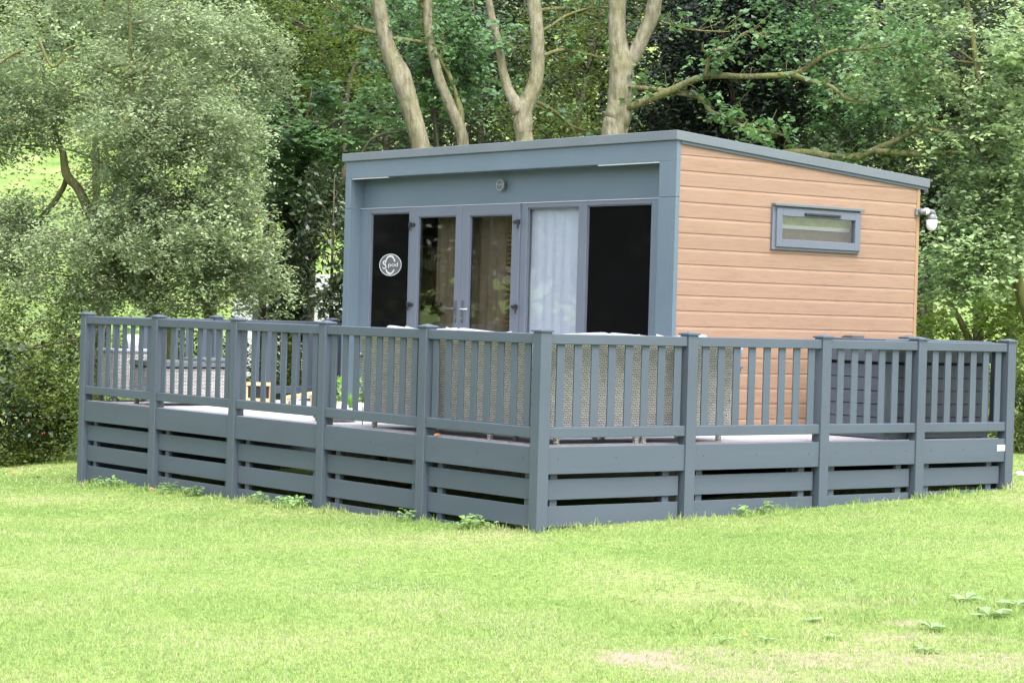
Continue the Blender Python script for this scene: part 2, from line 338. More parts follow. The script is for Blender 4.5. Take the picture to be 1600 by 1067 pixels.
def blades(n, u0, u1, hl, hh, wd, keep=None, margin=1.3, pos=None):
    if pos is None:
        t = rng.random(n); u = np.sqrt(u0*u0 + t*(u1*u1-u0*u0))
        w = (rng.random(n)*2-1)*(u*.232 + margin)
        X = CAM[0] + u*f2[0] + w*RT[0]; Y = CAM[1] + u*f2[1] + w*RT[1]
    else: X, Y = pos; n = len(X); u = (X-CAM[0])*f2[0] + (Y-CAM[1])*f2[1]
    under = (X > .1) & (Y > .12) & (Y < 8.85) & (X < 6.6)
    sm = soilmask(X, Y)
    ok = (~under) & (rng.random(n) > sm*.93)
    if keep is not None: ok &= keep(X, Y)
    X, Y, u = X[ok], Y[ok], u[ok]; n = len(X); Z = gz(X, Y)
    th = rng.random(n)*2*np.pi; lean = rng.random(n)**1.0*1.25; h = hl + rng.random(n)**1.6*(hh-hl)
    # facing of the blade
    sx, sy = np.cos(th), np.sin(th); ph = rng.random(n)*2*np.pi
    lx, ly = np.cos(ph)*np.sin(lean), np.sin(ph)*np.sin(lean); lz = np.cos(lean)
    w2 = wd*(.6+.8*rng.random(n))*np.maximum(1, u/15)/2
    b = np.stack([X, Y, Z-.005], -1); s = np.stack([sx, sy, 0*sx], -1)*w2[:, None]
    mid = b + np.stack([lx*.3, ly*.3, lz*.62], -1)*h[:, None]; tip = b + np.stack([lx, ly, lz*.95], -1)*h[:, None]
    return np.stack([b-s, b+s, mid+s*.8, tip, mid-s*.8], 1)
V = [blades(230000, 10.8, 15.5, .014, .045, .006), blades(170000, 15.5, 22, .014, .042, .006), blades(90000, 22, 34, .015, .045, .008, margin=2.5), blades(60000, 9, 30, .014, .045, .01, margin=7)]
# longer tufts: along the fence foot and in the rough corner at the right
def near_fence(n):
    k = rng.random(n)
    a = rng.random(n)
    left = k < .55
    X = np.where(left, -.02 - rng.random(n)**2*.35, a*6.9); Y = np.where(left, a*9.2-.1, -.02 - rng.random(n)**2*.3)
    c = np.sin(X*5.1+Y*4.3)+np.sin(X*2.3-Y*7.9+1)+.5*np.sin(Y*17+X*13)
    o = c > .2
    return X[o], Y[o]
V.append(blades(0, 0, 0, .03, .12, .006, pos=near_fence(7000)))
c0 = on(2, -.8, 1400, 970)
def rough(n):
    w = rng.normal(0, 1.1, n); u = rng.normal(0, .8, n); X = c0[0]+w*RT[0]+u*f2[0]; Y = c0[1]+w*RT[1]+u*f2[1]
    c = np.sin(X*7.1+Y*3.3)+np.sin(X*3.3-Y*6.9+1)
    o = (c > .1) & (rng.random(n) > .2)
    return X[o], Y[o]
V.append(blades(0, 0, 0, .03, .085, .006, pos=rough(26000)))
gr = npmesh('grass', np.concatenate(V), 5, M['grass']); gr['kind'] = 'stuff'
gr['label'] = 'short bright yellow green mown grass of the lawn'

# ------------------------------------------------------------------ generic leaf scatter
def leafverts(P, Ln, Wd, updir=.7, droop=.2, kind='quad'):
    n = len(P)
    nrm = rng.normal(0, 1, (n, 3)); nrm /= np.linalg.norm(nrm, axis=1)[:, None]
    nrm = nrm*(1-updir) + np.array([0, 0, 1.])*updir; nrm /= np.linalg.norm(nrm, axis=1)[:, None]
    d = rng.normal(0, 1, (n, 3)); d[:, 2] -= droop*2; d -= nrm*(d*nrm).sum(1)[:, None]; d /= np.linalg.norm(d, axis=1)[:, None]
    s = np.cross(nrm, d); k = (.5+1.0*rng.random(n))[:, None]
    L_, W_ = Ln*k, Wd*k
    fold = nrm*W_*.18
    if kind == 'quad':
        return np.stack([P, P+d*L_*.48+s*W_*.5+fold, P+d*L_, P+d*L_*.48-s*W_*.5+fold], 1)
    return np.stack([P, P+d*L_*.25+s*W_*.42+fold, P+d*L_*.7+s*W_*.45+fold, P+d*L_-nrm*W_*.1, P+d*L_*.7-s*W_*.45+fold, P+d*L_*.25-s*W_*.42+fold], 1)
def ell(n, shell=.0):
    p = rng.normal(0, 1, (n, 3)); p /= np.linalg.norm(p, axis=1)[:, None]
    r = rng.random(n)**(1/3); r = shell + (1-shell)*r
    return p*r[:, None]
AX = np.stack([RT, FW, np.array([0, 0, 1.])])
def crown_pts(regions, rs, nspray, nleaf, sprL):
    """regions: (px,py,rx,ry,D,rD,nsub) ellipsoids; rs sub-clump radius in m"""
    out = []; subs = []
    for (px, py, rx, ry, D, rD, nsub) in regions:
        c = at(px, py, D); q = ell(nsub, .15)
        sub = c + (q*np.array([rx*D/F, rD, ry*D/F])) @ AX
        subs.append(sub)
        for sc in sub:
            r = rs*(.55+.8*rnd.random())
            ns = max(3, int(nspray*(r/rs)**2))
            e = ell(ns, .45); e[:, 2] *= .55
            st = sc + e*r
            dr = e.copy(); dr[:, 2] -= .15; dr /= np.linalg.norm(dr, axis=1)[:, None]+1e-6
            t = rng.random((ns, nleaf, 1))
            P = st[:, None, :] + dr[:, None, :]*t*sprL + rng.normal(0, sprL*.16, (ns, nleaf, 3))
            out.append(P.reshape(-1, 3))
    return np.concatenate(out), np.concatenate(subs)
_kd = rng.normal(0, 1, (9, 3)); _kd /= np.linalg.norm(_kd, axis=1)[:, None]; _kp = rng.random(9)*6.28; _kf = np.array([3.2, 4.1, 5.3, 6.5, 8, 9.5, 11, 13, 16.])
def lump(P, sc=1.):
    return sum(np.sin((P@_kd[i])*_kf[i]*sc + _kp[i])/(1+.25*i) for i in range(9))/2.4
def cr(pts, k=4):
    """catmull-rom through rows of (x,y,z,r)"""
    P = np.array(pts, float)
    if len(P) < 3: return P
    Q = np.vstack([2*P[0]-P[1], P, 2*P[-1]-P[-2]]); o = []
    for i in range(1, len(Q)-2):
        for t in np.arange(0, 1, 1/k):
            a, b, c, d = Q[i-1], Q[i], Q[i+1], Q[i+2]
            o.append(.5*((2*b)+(-a+c)*t+(2*a-5*b+4*c-d)*t*t+(-a+3*b-3*c+d)*t**3))
    o.append(P[-1]); return np.array(o)
def limb(mb, pxs, D, dD=0, n=10, wob=.0, jit=.12):
    pts = []
    for i, (x, y, r) in enumerate(pxs):
        d = D + dD*i/max(1, len(pxs)-1); p = at(x, y, d); pts.append((*p, r*d/F))
    q = cr(pts); P = q[:, :3] + rng.normal(0, wob, (len(q), 3)) if wob else q[:, :3]
    mb.tube(P, np.maximum(q[:, 3], .004), n, jit=jit)
def tree(name, label, cat, base, regions, mat, barkm, leaf, rs=.55, nspray=14, nleaf=14, sprL=.3, limbs=(), up=.6, droop=.25, kind='quad', auto=True, group=None, stemr=.1, nauto=14, carve=True, csc=1., carve_t=-.3):
    bx = at(base[0], 600, base[2]); bz = float(gz(bx[0], bx[1])); org = np.array([bx[0], bx[1], bz])
    T = thing(name, label, cat, tuple(org), group)
    mb = MB(org)
    twl = []
    for l in limbs:
        own = barkm is B1 and max(q[2] for q in l[0]) < 9.2
        tgt = MB(org) if own else mb
        limb(tgt, l[0], l[1], l[2] if len(l) > 2 else 0)
        if own:
            q = cr([(*at(x, y, l[1]+(l[2] if len(l) > 2 else 0)*i/max(1, len(l[0])-1)), r*l[1]/F) for i, (x, y, r) in enumerate(l[0])])
            for k in range(3, len(q)):
                for _ in range(2):
                    if rnd.random() < .3: continue
                    a = q[k, :3]; dv = q[k, :3]-q[k-1, :3]; dv = dv/(np.linalg.norm(dv)+1e-9)
                    e = dv*.5+rng.normal(0, .6, 3)+np.array([0, 0, .35]); e /= np.linalg.norm(e); ln = rnd.uniform(.12, .5)*(1.3 if k > len(q)*.6 else .8)
                    m1 = a+e*ln*.5+rng.normal(0, .03, 3); m2 = a+e*ln+rng.normal(0, .05, 3)+np.array([0, 0, -.03])
                    tgt.tube([a, m1, m2], [min(.009, q[k, 3]*.5), .005, .0025], 5)
                    if rnd.random() < .55: twl.append(m2+rng.normal(0, .05, (5, 3)))
                    if rnd.random() < .4: twl.append(m1+rng.normal(0, .04, (3, 3)))
            tgt.build('limb', B2, T, smooth=True)
    P, subs = crown_pts(regions, rs, nspray, nleaf, sprL)
    if carve: P = P[lump(P, csc)+rng.normal(0, .18, len(P)) > carve_t]
    if twl: P = np.concatenate([P]+twl)
    g = gz(P[:, 0], P[:, 1]); P = P[P[:, 2] > g+.02]
    # keep leaves out of the cabin and off the deck
    ins = (P[:, 0] > 2.6) & (P[:, 0] < 7.0) & (P[:, 1] > 1.2) & (P[:, 1] < 8.1) & (P[:, 2] < 3.6)
    ins |= (P[:, 0] > -.3) & (P[:, 0] < 3.2) & (P[:, 1] > -.3) & (P[:, 1] < 9.05) & (P[:, 2] < 3.3)
    P = P[~ins]
    if auto:
        top = subs[np.argmax(subs[:, 2])]; mid = subs.mean(0)
        tr = [(*org+np.array([0, 0, -.1]), stemr), (*(org*.7+mid*.3), stemr*.8), (*(org*.25+mid*.75), stemr*.6), (*top, stemr*.15)]
        tr = [tuple(np.ravel(a)) for a in tr]
        tr = cr([(t[0], t[1], t[2], t[3]) for t in tr], 6); mb.tube(tr[:, :3], tr[:, 3], 8, jit=.15)
        for sc in subs[rng.choice(len(subs), min(nauto, len(subs)), replace=False)]:
            k = np.argmin(np.linalg.norm(tr[:, :3]-sc, axis=1)+np.abs(tr[:, 2]-sc[2]+.5)*.6); a = tr[k, :3]
            m_ = (a+sc)/2+rng.normal(0, .12, 3)+np.array([0, 0, .12])
            q = cr([(*a, tr[k, 3]*.5), (*m_, tr[k, 3]*.35), (*sc, .008)], 4); mb.tube(q[:, :3], np.maximum(q[:, 3], .006), 5)
    mb.build('trunk', barkm, T, smooth=True)
    Vt = leafverts(P, leaf[0], leaf[1], up, droop, kind) - org
    npmesh('crown', Vt, 4, mat, T)
    return T

B1 = bark('smooth_beige_bark', (.11, .096, .066), (.25, .222, .165), (.14, .14, .05), .45)
B2 = bark('mossy_bark', (.075, .07, .03), (.15, .14, .07), (.11, .12, .035), .8)
B3 = bark('dark_bark', (.05, .042, .03), (.11, .09, .065), (.06, .07, .03), .4)
LM = {}
LM['willow'] = leafmat('willow_leaf', [(0.188, 0.249, 0.126), (0.226, 0.287, 0.149), (0.263, 0.318, 0.19), (0.199, 0.262, 0.141), (0.281, 0.331, 0.188)], .3, spec=.15, odd=(.0007, (.5, .22, .05)))
LM['alder'] = leafmat('alder_leaf', [(0.161, 0.241, 0.112), (0.243, 0.329, 0.158), (0.299, 0.391, 0.192), (0.201, 0.292, 0.144), (0.326, 0.404, 0.222)], .3, .42, .5)
LM['mid'] = leafmat('mid_leaf', [(0.048, 0.078, 0.017), (0.073, 0.106, 0.023), (0.097, 0.126, 0.028), (0.052, 0.089, 0.022)], .35)
LM['yellow'] = leafmat('yellow_green_leaf', [(0.059, 0.098, 0.023), (0.079, 0.127, 0.028), (0.108, 0.151, 0.034), (0.052, 0.095, 0.023)], .4)
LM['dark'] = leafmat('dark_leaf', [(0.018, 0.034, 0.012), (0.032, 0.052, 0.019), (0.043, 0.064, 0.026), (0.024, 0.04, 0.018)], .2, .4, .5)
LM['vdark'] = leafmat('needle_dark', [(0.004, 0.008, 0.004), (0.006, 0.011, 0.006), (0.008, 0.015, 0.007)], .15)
LM['broad'] = leafmat('broad_leaf', [(0.057, 0.116, 0.046), (0.088, 0.163, 0.066), (0.113, 0.205, 0.078), (0.062, 0.13, 0.049)], .3, .42, .5)
LM['ivy'] = leafmat('ivy_leaf', [(.015, .028, .012), (.026, .045, .018), (.036, .058, .022)], .15, .35, .5)
LM['sun'] = leafmat('bright_shrub_leaf', [(0.11, 0.176, 0.039), (0.165, 0.242, 0.05), (0.209, 0.286, 0.066), (0.121, 0.198, 0.044)], .4)
LM['weed'] = leafmat('weed_leaf', [(.18, .3, .1), (.26, .38, .16), (.22, .34, .12)], .35)
LM['dock'] = leafmat('dock_leaf', [(.16, .27, .12), (.26, .37, .17), (.2, .32, .1)], .3)
LM['pot'] = leafmat('pot_leaf', [(.1, .25, .04), (.2, .38, .08), (.35, .42, .25)], .3)

#--TREES--
# four pale trunks rising behind the cabin roof
t4 = [([(966,-60,13),(965,0,13.5),(964,50,14),(967,75,15.5),(971,100,19),(971,118,20),(969,152,20),(965,186,21),(960,207,21),(950,330,24),(945,520,27),(943,735,32)], 34),
      ([(1040,-60,10),(1024,0,11),(1018,27,12),(1005,57,11.5),(992,85,12),(976,108,12)], 34),
      ([(975,168,8),(990,165,6.5),(1043,144,6),(1101,120,5.2),(1171,120,4.6),(1243,115,4.6),(1270,99,4),(1299,82,3.2),(1336,78,2.6),(1394,72,1.8),(1440,60,1.2)], 34, -1.6),
      ([(1238,117,4.5),(1270,128,3.6),(1299,136,3.2),(1324,155,3),(1357,157,2)], 32.9, -.4),
      ([(1101,120,3.5),(1107,99,3),(1113,80,2.4),(1138,76,1.8),(1167,50,1.6),(1204,62,1)], 33.3, -.4),
      ([(975,138,5),(990,137,4),(1022,140,4),(1064,146,4),(1097,155,3.6),(1109,173,3.6),(1138,186,3.2),(1171,202,3),(1195,205,2.4),(1225,212,1.5)], 34, -.8),
      ([(965,300,9),(1060,285,8),(1150,255,7),(1225,240,6),(1270,240,6),(1303,246,6.2),(1336,246,6.2),(1365,235,5.4),(1402,219,4.8),(1435,202,4.2),(1476,208,3)], 34, -1.2),
      ([(1366,236,5),(1406,239,4.8),(1447,243,4),(1466,247,3),(1484,237,2.2)], 33, -.3),
      ([(1447,242,3.4),(1470,238,3),(1490,236,1.5)], 32.8, -.2),
      ([(1008,20,2.4),(1030,33,1.9),(1060,42,1.7),(1090,48,1.3),(1140,50,.9)], 34, .5)]
def lf(px, py, rx, ry, D, rD, n): return (px, py, rx, ry, D, rD, n)
tree('forked_tree', 'thick pale trunk with a long mossy limb reaching right over the brown cabin roof', 'tree', (943,0,34),
     [lf(1150,70,50,22,33.2,.4,7), lf(1110,90,14,20,33.2,.2,3), lf(1130,170,20,8,33.4,.2,2), lf(1165,218,22,10,33,.2,4), lf(1190,200,25,10,33,.2,2), lf(1000,-90,160,50,34,1.5,14), lf(1400,70,60,26,32.4,.5,7), lf(1330,100,60,30,32.8,.6,3)],
     LM['broad'], B1, (.085, .075), rs=.2, nspray=7, nleaf=7, sprL=.18, limbs=t4, kind='hex', auto=False)
t1 = [([(578,-60,11),(590,0,11.5),(598,40,12),(608,81,12.5),(625,118,16.5),(636,150,15.5),(641,169,14.7),(658,233,15),(668,330,17),(672,500,20),(674,735,24)], 34.6),
      ([(590,52,3.8),(566,47,3.6),(550,40,3.2),(534,25,2.8),(517,7,2.4),(505,-15,2)], 34.6, .3), ([(590,26,3.4),(577,18,3),(555,8,2.6),(530,-4,2)], 34.6, .2),
      ([(610,60,3.4),(630,62,3.2),(659,66,2.8)], 34.6, .1)]
tree('tall_tree', 'leaning pale trunk behind the left end of the cabin roof', 'tree', (674,0,34.6), [lf(560,-90,140,40,35,1.3,12), lf(628,35,20,30,35.2,.5,3)], LM['broad'], B1, (.085, .07), rs=.3, nspray=8, nleaf=8, sprL=.22, limbs=t1, kind='hex', auto=False)
t2 = [([(668,-60,7.6),(667,0,7.6),(669.6,51,7),(680.5,101,7.4),(690.7,135,7.8),(705,169,8.6),(719,202,9.3),(723.6,230,9.3),(728,330,12),(730,500,15),(730,735,18)], 34.9),
      ([(660,-40,5),(655,0,5),(664,14,6),(668,26,7)], 34.9), ([(720,205,6.5),(719,172,5.2),(713,150,3.6),(702,118,3.4),(689,95,3),(682,70,2.5),(655,30,2)], 34.9, .5)]
tree('slim_tree', 'slimmest mossy trunk with a small fork, second behind the roof from the left', 'tree', (730,0,34.9), [lf(660,-90,100,36,35,1.,9), lf(705,70,14,30,35.4,.4,3)], LM['broad'], B1, (.085, .07), rs=.3, nspray=8, nleaf=8, sprL=.22, limbs=t2, kind='hex', auto=False)
t3 = [([(745,-60,6),(763,0,5.6),(770,34,5.8),(778.5,67,6),(784,101,6.6),(792,135,8),(803,158,10),(812,176,13)], 34.2),
      ([(830,-60,11),(834,0,11),(839,51,10.6),(840,101,10.8),(835,135,12.2),(826,155,13),(818,175,15),(818,202,14.5),(819,221,14),(822,330,17),(824,500,20),(825,735,24)], 34.2),
      ([(845,50,2.6),(862,40,2.3),(885,25,2.2),(922,13,2),(952,12,1.5)], 34.2, .3), ([(848,88,3.2),(866,81,2.9),(881,79,2.8),(912,84,2.4),(952,93,1.8)], 34.2, .4),
      ([(842,17,3.4),(870,14,3.2),(898,15,3),(925,24,2.8),(955,24,2)], 34.4, .3), ([(826,156,3),(850,165,3.2),(871,179,3),(890,196,3),(915,205,2)], 34.4, .8)]
tree('v_shaped_tree', 'pale trunk splitting into a V above the middle of the cabin roof', 'tree', (825,0,34.2), [lf(810,-90,140,36,34.6,1.2,11), lf(770,60,14,22,33.8,.3,3)], LM['broad'], B1, (.085, .07), rs=.3, nspray=8, nleaf=8, sprL=.22, limbs=t3, kind='hex', auto=False)

# big grey-green willow on the left
tw = [([(98,235,5),(104,273,7),(121,293,7),(135,321,8),(146,346,8),(170,392,8.5),(205,445,9),(240,492,9.5),(268,545,11),(275,700,14)], 33.2),
      ([(104,278,4),(98,295,4.4),(81,321,4.6),(56,349,4.2),(30,375,3),(0,395,2)], 33.4, .3),
      ([(285,380,4),(300,430,5.5),(310,465,6),(325,495,6.5),(318,600,9),(300,700,11)], 33.6),
      ([(-10,107,3),(18,86,2.6),(38,78,2)], 31.8), ([(190,115,2.5),(205,102,2.6),(222,90,2)], 32), ([(60,55,2),(66,100,2.6),(72,150,3),(84,200,3.6),(98,240,4.5)], 33.9),
      ([(150,420,3),(185,440,3.4),(215,470,3.6)], 33), ([(235,260,3.4),(245,300,3.2),(262,345,3)], 32.8), ([(60,60,2.2),(80,104,2.3),(98,92,1.8),(103,78,1.6),(125,70,1.2)], 31.7)]
tree('willow_tree', 'large grey-green willow spreading over the left end of the decking', 'tree', (270,0,33.2),
     [lf(110,70,190,120,33.4,1.6,80), lf(270,90,130,110,33.2,1.5,62), lf(290,230,95,110,32.8,1.4,70), lf(330,190,60,70,32.6,1,26), lf(180,200,90,60,32.9,1.2,34), lf(250,380,120,70,32.9,1.3,52), lf(350,370,52,66,32.6,1,26), lf(130,395,130,50,32.8,1.2,40), lf(30,400,60,60,32.8,1,16), lf(-40,150,90,160,33.4,1.5,30), lf(30,200,70,30,33,1.,10), lf(180,-80,230,50,33.6,1.8,36), lf(330,440,80,35,33,1,13), lf(195,300,50,40,33,.8,9), lf(160,455,110,26,33,.9,9), lf(50,450,70,30,32.6,.8,10), lf(365,300,40,60,32.8,.8,12), lf(385,100,36,80,33.4,.8,14), lf(395,430,30,50,33,.6,8), lf(25,230,60,24,33.2,.8,6), lf(20,355,70,40,33,.8,18), lf(70,475,90,28,32.8,.6,15), lf(60,170,80,50,33.4,1,16), lf(200,330,70,50,33.2,.8,12), lf(270,470,90,26,33,.7,9)],
     LM['willow'], B2, (.066, .032), rs=.33, nspray=23, nleaf=14, sprL=.26, limbs=tw, csc=1.1, carve_t=-.42, auto=True, up=.6, droop=.5, stemr=.09, nauto=26)

# thicket at the left edge
tree('dark_broadleaf_bush', 'dark broad-leaved bush at the far left edge above the brambles', 'bush', (20,0,31),
     [lf(10,590,44,70,31,.8,12), lf(-40,600,60,100,31,.8,12), lf(52,650,60,30,31,.5,8), lf(80,600,40,60,31.4,.6,5)], LM['dark'], B3, (.085, .06), rs=.24, csc=1.6, carve_t=-.1, nspray=10, nleaf=7, sprL=.16, up=.55, kind='hex', stemr=.03)
tree('bramble_bush', 'low tangled bramble with red berries at the foot of the left thicket', 'bush', (90,0,31.2),
     [lf(85,690,60,36,31.2,.6,30), lf(20,706,60,34,30.8,.6,34), lf(110,650,30,50,31.4,.5,14), lf(45,610,75,60,31.2,.7,30), lf(20,540,60,40,31.4,.6,10), lf(-50,700,50,36,31,.6,10)], LM['mid'], B3, (.05, .035), rs=.22, nspray=16, nleaf=9, sprL=.16, stemr=.02)
tree('wispy_shrub', 'thin light green shrub with a brown stem beside the leftmost railing post', 'shrub', (76,0,32.2),
     [lf(95,570,45,75,32.2,.6,16), lf(50,540,70,40,32.2,.6,14), lf(60,490,80,24,32.4,.6,10), lf(110,520,30,40,32.4,.5,8), lf(20,500,60,36,32.6,.6,7), lf(100,630,36,40,32.2,.5,10)], LM['yellow'], B3, (.05, .034), rs=.25, nspray=14, nleaf=8, sprL=.2, stemr=.02,
     limbs=[([(74,548,2.6),(76,570,3),(75,620,3.4),(76,720,4)], 32.2), ([(10,532,1.4),(50,545,1.6),(90,535,1.4),(120,530,1.2)], 31.8), ([(40,520,1),(70,500,1.2),(110,520,1.3),(128,560,1)], 31.9)])
tree('long_shrub', 'sprawling green shrubs seen through the railings behind the left of the deck', 'shrub', (300,0,34),
     [lf(150,570,50,55,33.4,.6,17), lf(235,560,60,60,33.8,.6,22), lf(330,575,70,60,34,.7,27), lf(430,580,70,56,34,.7,24), lf(510,560,45,70,34,.6,16), lf(250,490,60,20,34,.5,4)], LM['mid'], B3, (.055, .04), rs=.28, nspray=20, nleaf=9, sprL=.2, stemr=.03, auto=True)

# sycamore-like foliage and dark hollies between willow and cabin
tree('sycamore_tree', 'drooping broad-leaved tree right of the willow, above the cabin left corner', 'tree', (440,0,36),
     [lf(455,150,55,30,35.6,.8,12), lf(430,215,50,40,35.4,.8,16), lf(440,280,55,30,35.4,.8,13), lf(500,232,60,20,35.2,.8,10), lf(590,190,26,12,35.2,.4,5), lf(400,330,30,30,35.8,.6,7)], LM['broad'], B3, (.12, .095), rs=.3, nspray=13, nleaf=7, sprL=.24, up=.75, kind='hex', stemr=.07)
tree('ivy_clad_tree', 'dark ivy-covered trunk left of the cabin, in front of a white caravan', 'tree', (457,0,35.8),
     [lf(452,400,18,60,35.8,.35,18), lf(456,470,16,50,35.8,.35,14), lf(470,330,40,40,36,.6,16), lf(410,420,12,60,36.2,.3,7), lf(455,550,20,60,35.8,.4,10)], LM['ivy'], B3, (.06, .055), rs=.22, nspray=22, nleaf=9, sprL=.14, limbs=[([(470,250,7),(462,330,9),(455,420,11),(456,500,12),(458,700,14)], 35.8), ([(420,300,4),(415,380,5),(410,480,6),(410,700,7)], 36.2),([(625,206,1.3),(600,209,1.8),(580,219,2.2),(566,238,2.6),(545,272,2.6),(525,300,2.5),(500,317,2.4),(470,338,2)], 34.8, .6)], stemr=.05)
tree('laurel_bush', 'glossy dark green laurel tight against the left edge of the cabin', 'bush', (520,0,34),
     [lf(515,340,34,50,34,.7,22), lf(512,420,38,40,34,.7,20), lf(500,470,42,26,34,.6,14), lf(520,290,30,30,34.4,.6,9), lf(530,520,40,60,34,.6,12)], LM['dark'], B3, (.1, .05), rs=.26, nspray=18, nleaf=8, sprL=.2, up=.5, stemr=.05)
tree('sunlit_bush', 'yellow-green bush in the gap between willow and ivy trunk', 'bush', (400,0,39),
     [lf(420,400,46,70,39,1,17), lf(405,470,50,40,39,1,11), lf(480,370,36,40,40,1,7), lf(500,350,30,30,40,.8,4)], LM['sun'], B3, (.06, .05), rs=.3, nspray=13, nleaf=7, sprL=.24, stemr=.04)

# wood behind
tree('small_leaved_tree', 'yellowish small-leaved tree rising above the gap right of the willow', 'tree', (480,0,41),
     [lf(470,50,80,70,41,1.6,46), lf(560,100,60,90,41,1.5,34), lf(500,130,80,60,41.4,1.4,28), lf(510,-70,130,50,41,1.5,16), lf(420,40,40,50,41,1,8)], LM['yellow'], B3, (.06, .042), rs=.4, nspray=16, nleaf=10, sprL=.3, stemr=.1, nauto=20, limbs=[([(560,95,2),(548,120,3),(540,180,4),(538,300,5)], 40.5)])
tree('hazel_tree', 'hazel with rounded leaves filling the space between the pale trunks', 'tree', (690,0,37),
     [lf(650,95,60,70,37,.8,24), lf(725,70,40,60,36.6,.8,18), lf(720,130,60,50,37,.8,16), lf(640,30,60,40,37,.8,12), lf(760,150,40,40,37.4,.8,8), lf(595,160,34,26,36.4,.5,6), lf(680,-60,90,40,37,1,10)], LM['broad'], B3, (.095, .08), rs=.32, nspray=11, nleaf=7, sprL=.26, up=.6, kind='hex', stemr=.06)
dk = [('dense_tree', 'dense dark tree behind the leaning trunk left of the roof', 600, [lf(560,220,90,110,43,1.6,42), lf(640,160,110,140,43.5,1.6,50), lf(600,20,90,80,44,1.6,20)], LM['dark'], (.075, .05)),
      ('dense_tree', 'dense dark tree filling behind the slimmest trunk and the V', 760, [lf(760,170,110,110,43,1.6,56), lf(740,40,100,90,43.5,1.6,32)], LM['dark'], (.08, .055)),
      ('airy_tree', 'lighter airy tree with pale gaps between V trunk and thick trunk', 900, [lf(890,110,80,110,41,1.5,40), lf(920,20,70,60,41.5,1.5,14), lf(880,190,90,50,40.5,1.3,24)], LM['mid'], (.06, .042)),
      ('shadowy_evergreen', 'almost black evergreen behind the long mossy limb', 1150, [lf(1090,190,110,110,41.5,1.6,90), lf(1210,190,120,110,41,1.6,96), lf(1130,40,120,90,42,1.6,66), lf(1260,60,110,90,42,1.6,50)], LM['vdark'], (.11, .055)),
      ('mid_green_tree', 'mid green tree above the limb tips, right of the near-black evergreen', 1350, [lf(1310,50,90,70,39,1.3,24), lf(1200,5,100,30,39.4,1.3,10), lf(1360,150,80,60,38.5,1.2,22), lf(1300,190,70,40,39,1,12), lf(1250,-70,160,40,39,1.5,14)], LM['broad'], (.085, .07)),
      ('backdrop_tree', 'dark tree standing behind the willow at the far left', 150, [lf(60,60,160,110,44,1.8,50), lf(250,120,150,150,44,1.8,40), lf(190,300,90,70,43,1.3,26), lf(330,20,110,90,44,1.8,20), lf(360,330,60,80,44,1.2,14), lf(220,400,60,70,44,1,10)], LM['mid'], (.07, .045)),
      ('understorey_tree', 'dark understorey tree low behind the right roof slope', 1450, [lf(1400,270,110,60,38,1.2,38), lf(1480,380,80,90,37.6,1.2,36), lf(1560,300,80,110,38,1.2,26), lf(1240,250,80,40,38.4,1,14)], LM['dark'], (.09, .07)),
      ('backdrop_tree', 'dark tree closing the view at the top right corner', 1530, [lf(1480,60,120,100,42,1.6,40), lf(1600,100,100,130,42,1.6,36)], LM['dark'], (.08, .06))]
for i, (nm, lb, bx, rg, lm, lv) in enumerate(dk):
    tree(nm, lb, 'tree', (bx, 0, rg[0][4]), rg, lm, B3, lv, rs=.5, nspray=17, nleaf=10, sprL=.36, stemr=.12, nauto=16)

hillwood = [(430, 60, 48), (560, 110, 50), (680, 60, 52), (800, 120, 50), (930, 70, 53), (1060, 120, 50), (1190, 60, 52), (1320, 120, 50), (1450, 60, 52), (1580, 130, 50), (330, 40, 52), (150, -10, 54), (-40, 40, 55), (1720, 60, 50), (1860, 120, 48), (2010, 60, 50), (-190, 60, 52), (-330, 100, 50), (1790, 330, 40), (1940, 330, 40)]
places = ['left of the ivy trunk', 'behind the leaning trunk', 'between the leaning and the slimmest trunk', 'behind the V trunk', 'left of the thick forked trunk', 'just right of the thick forked trunk', 'behind the middle of the mossy limb', 'behind the limb tips', 'behind the cabin low roof corner', 'behind the alder', 'behind the right side of the willow', 'behind the top of the willow', 'behind the far left of the willow', 'just beyond the right edge of the photo', 'beyond the right edge of the photo', 'well beyond the right edge of the photo', 'just beyond the left edge of the photo', 'well beyond the left edge of the photo', 'low and near, beyond the right edge', 'low and near, further beyond the right edge']
for (px, py, D), pl in zip(hillwood, places):
    rg = [lf(px, py, 95, 120, D, 1.8, 34), lf(px, py-80, 90, 80, D, 1.8, 18)] + ([lf(px+10, py+170, 90, 110, D, 1.5, 26)] if px > 380 or px < -100 else [])
    tree('hillside_tree', 'shaded woodland tree on the slope, '+pl, 'tree', (px, 0, D), rg, LM['dark'], B3, (.15, .11), rs=.8, nspray=20, nleaf=10, sprL=.55, stemr=.14, nauto=8, group='woodland trees on the far slope')

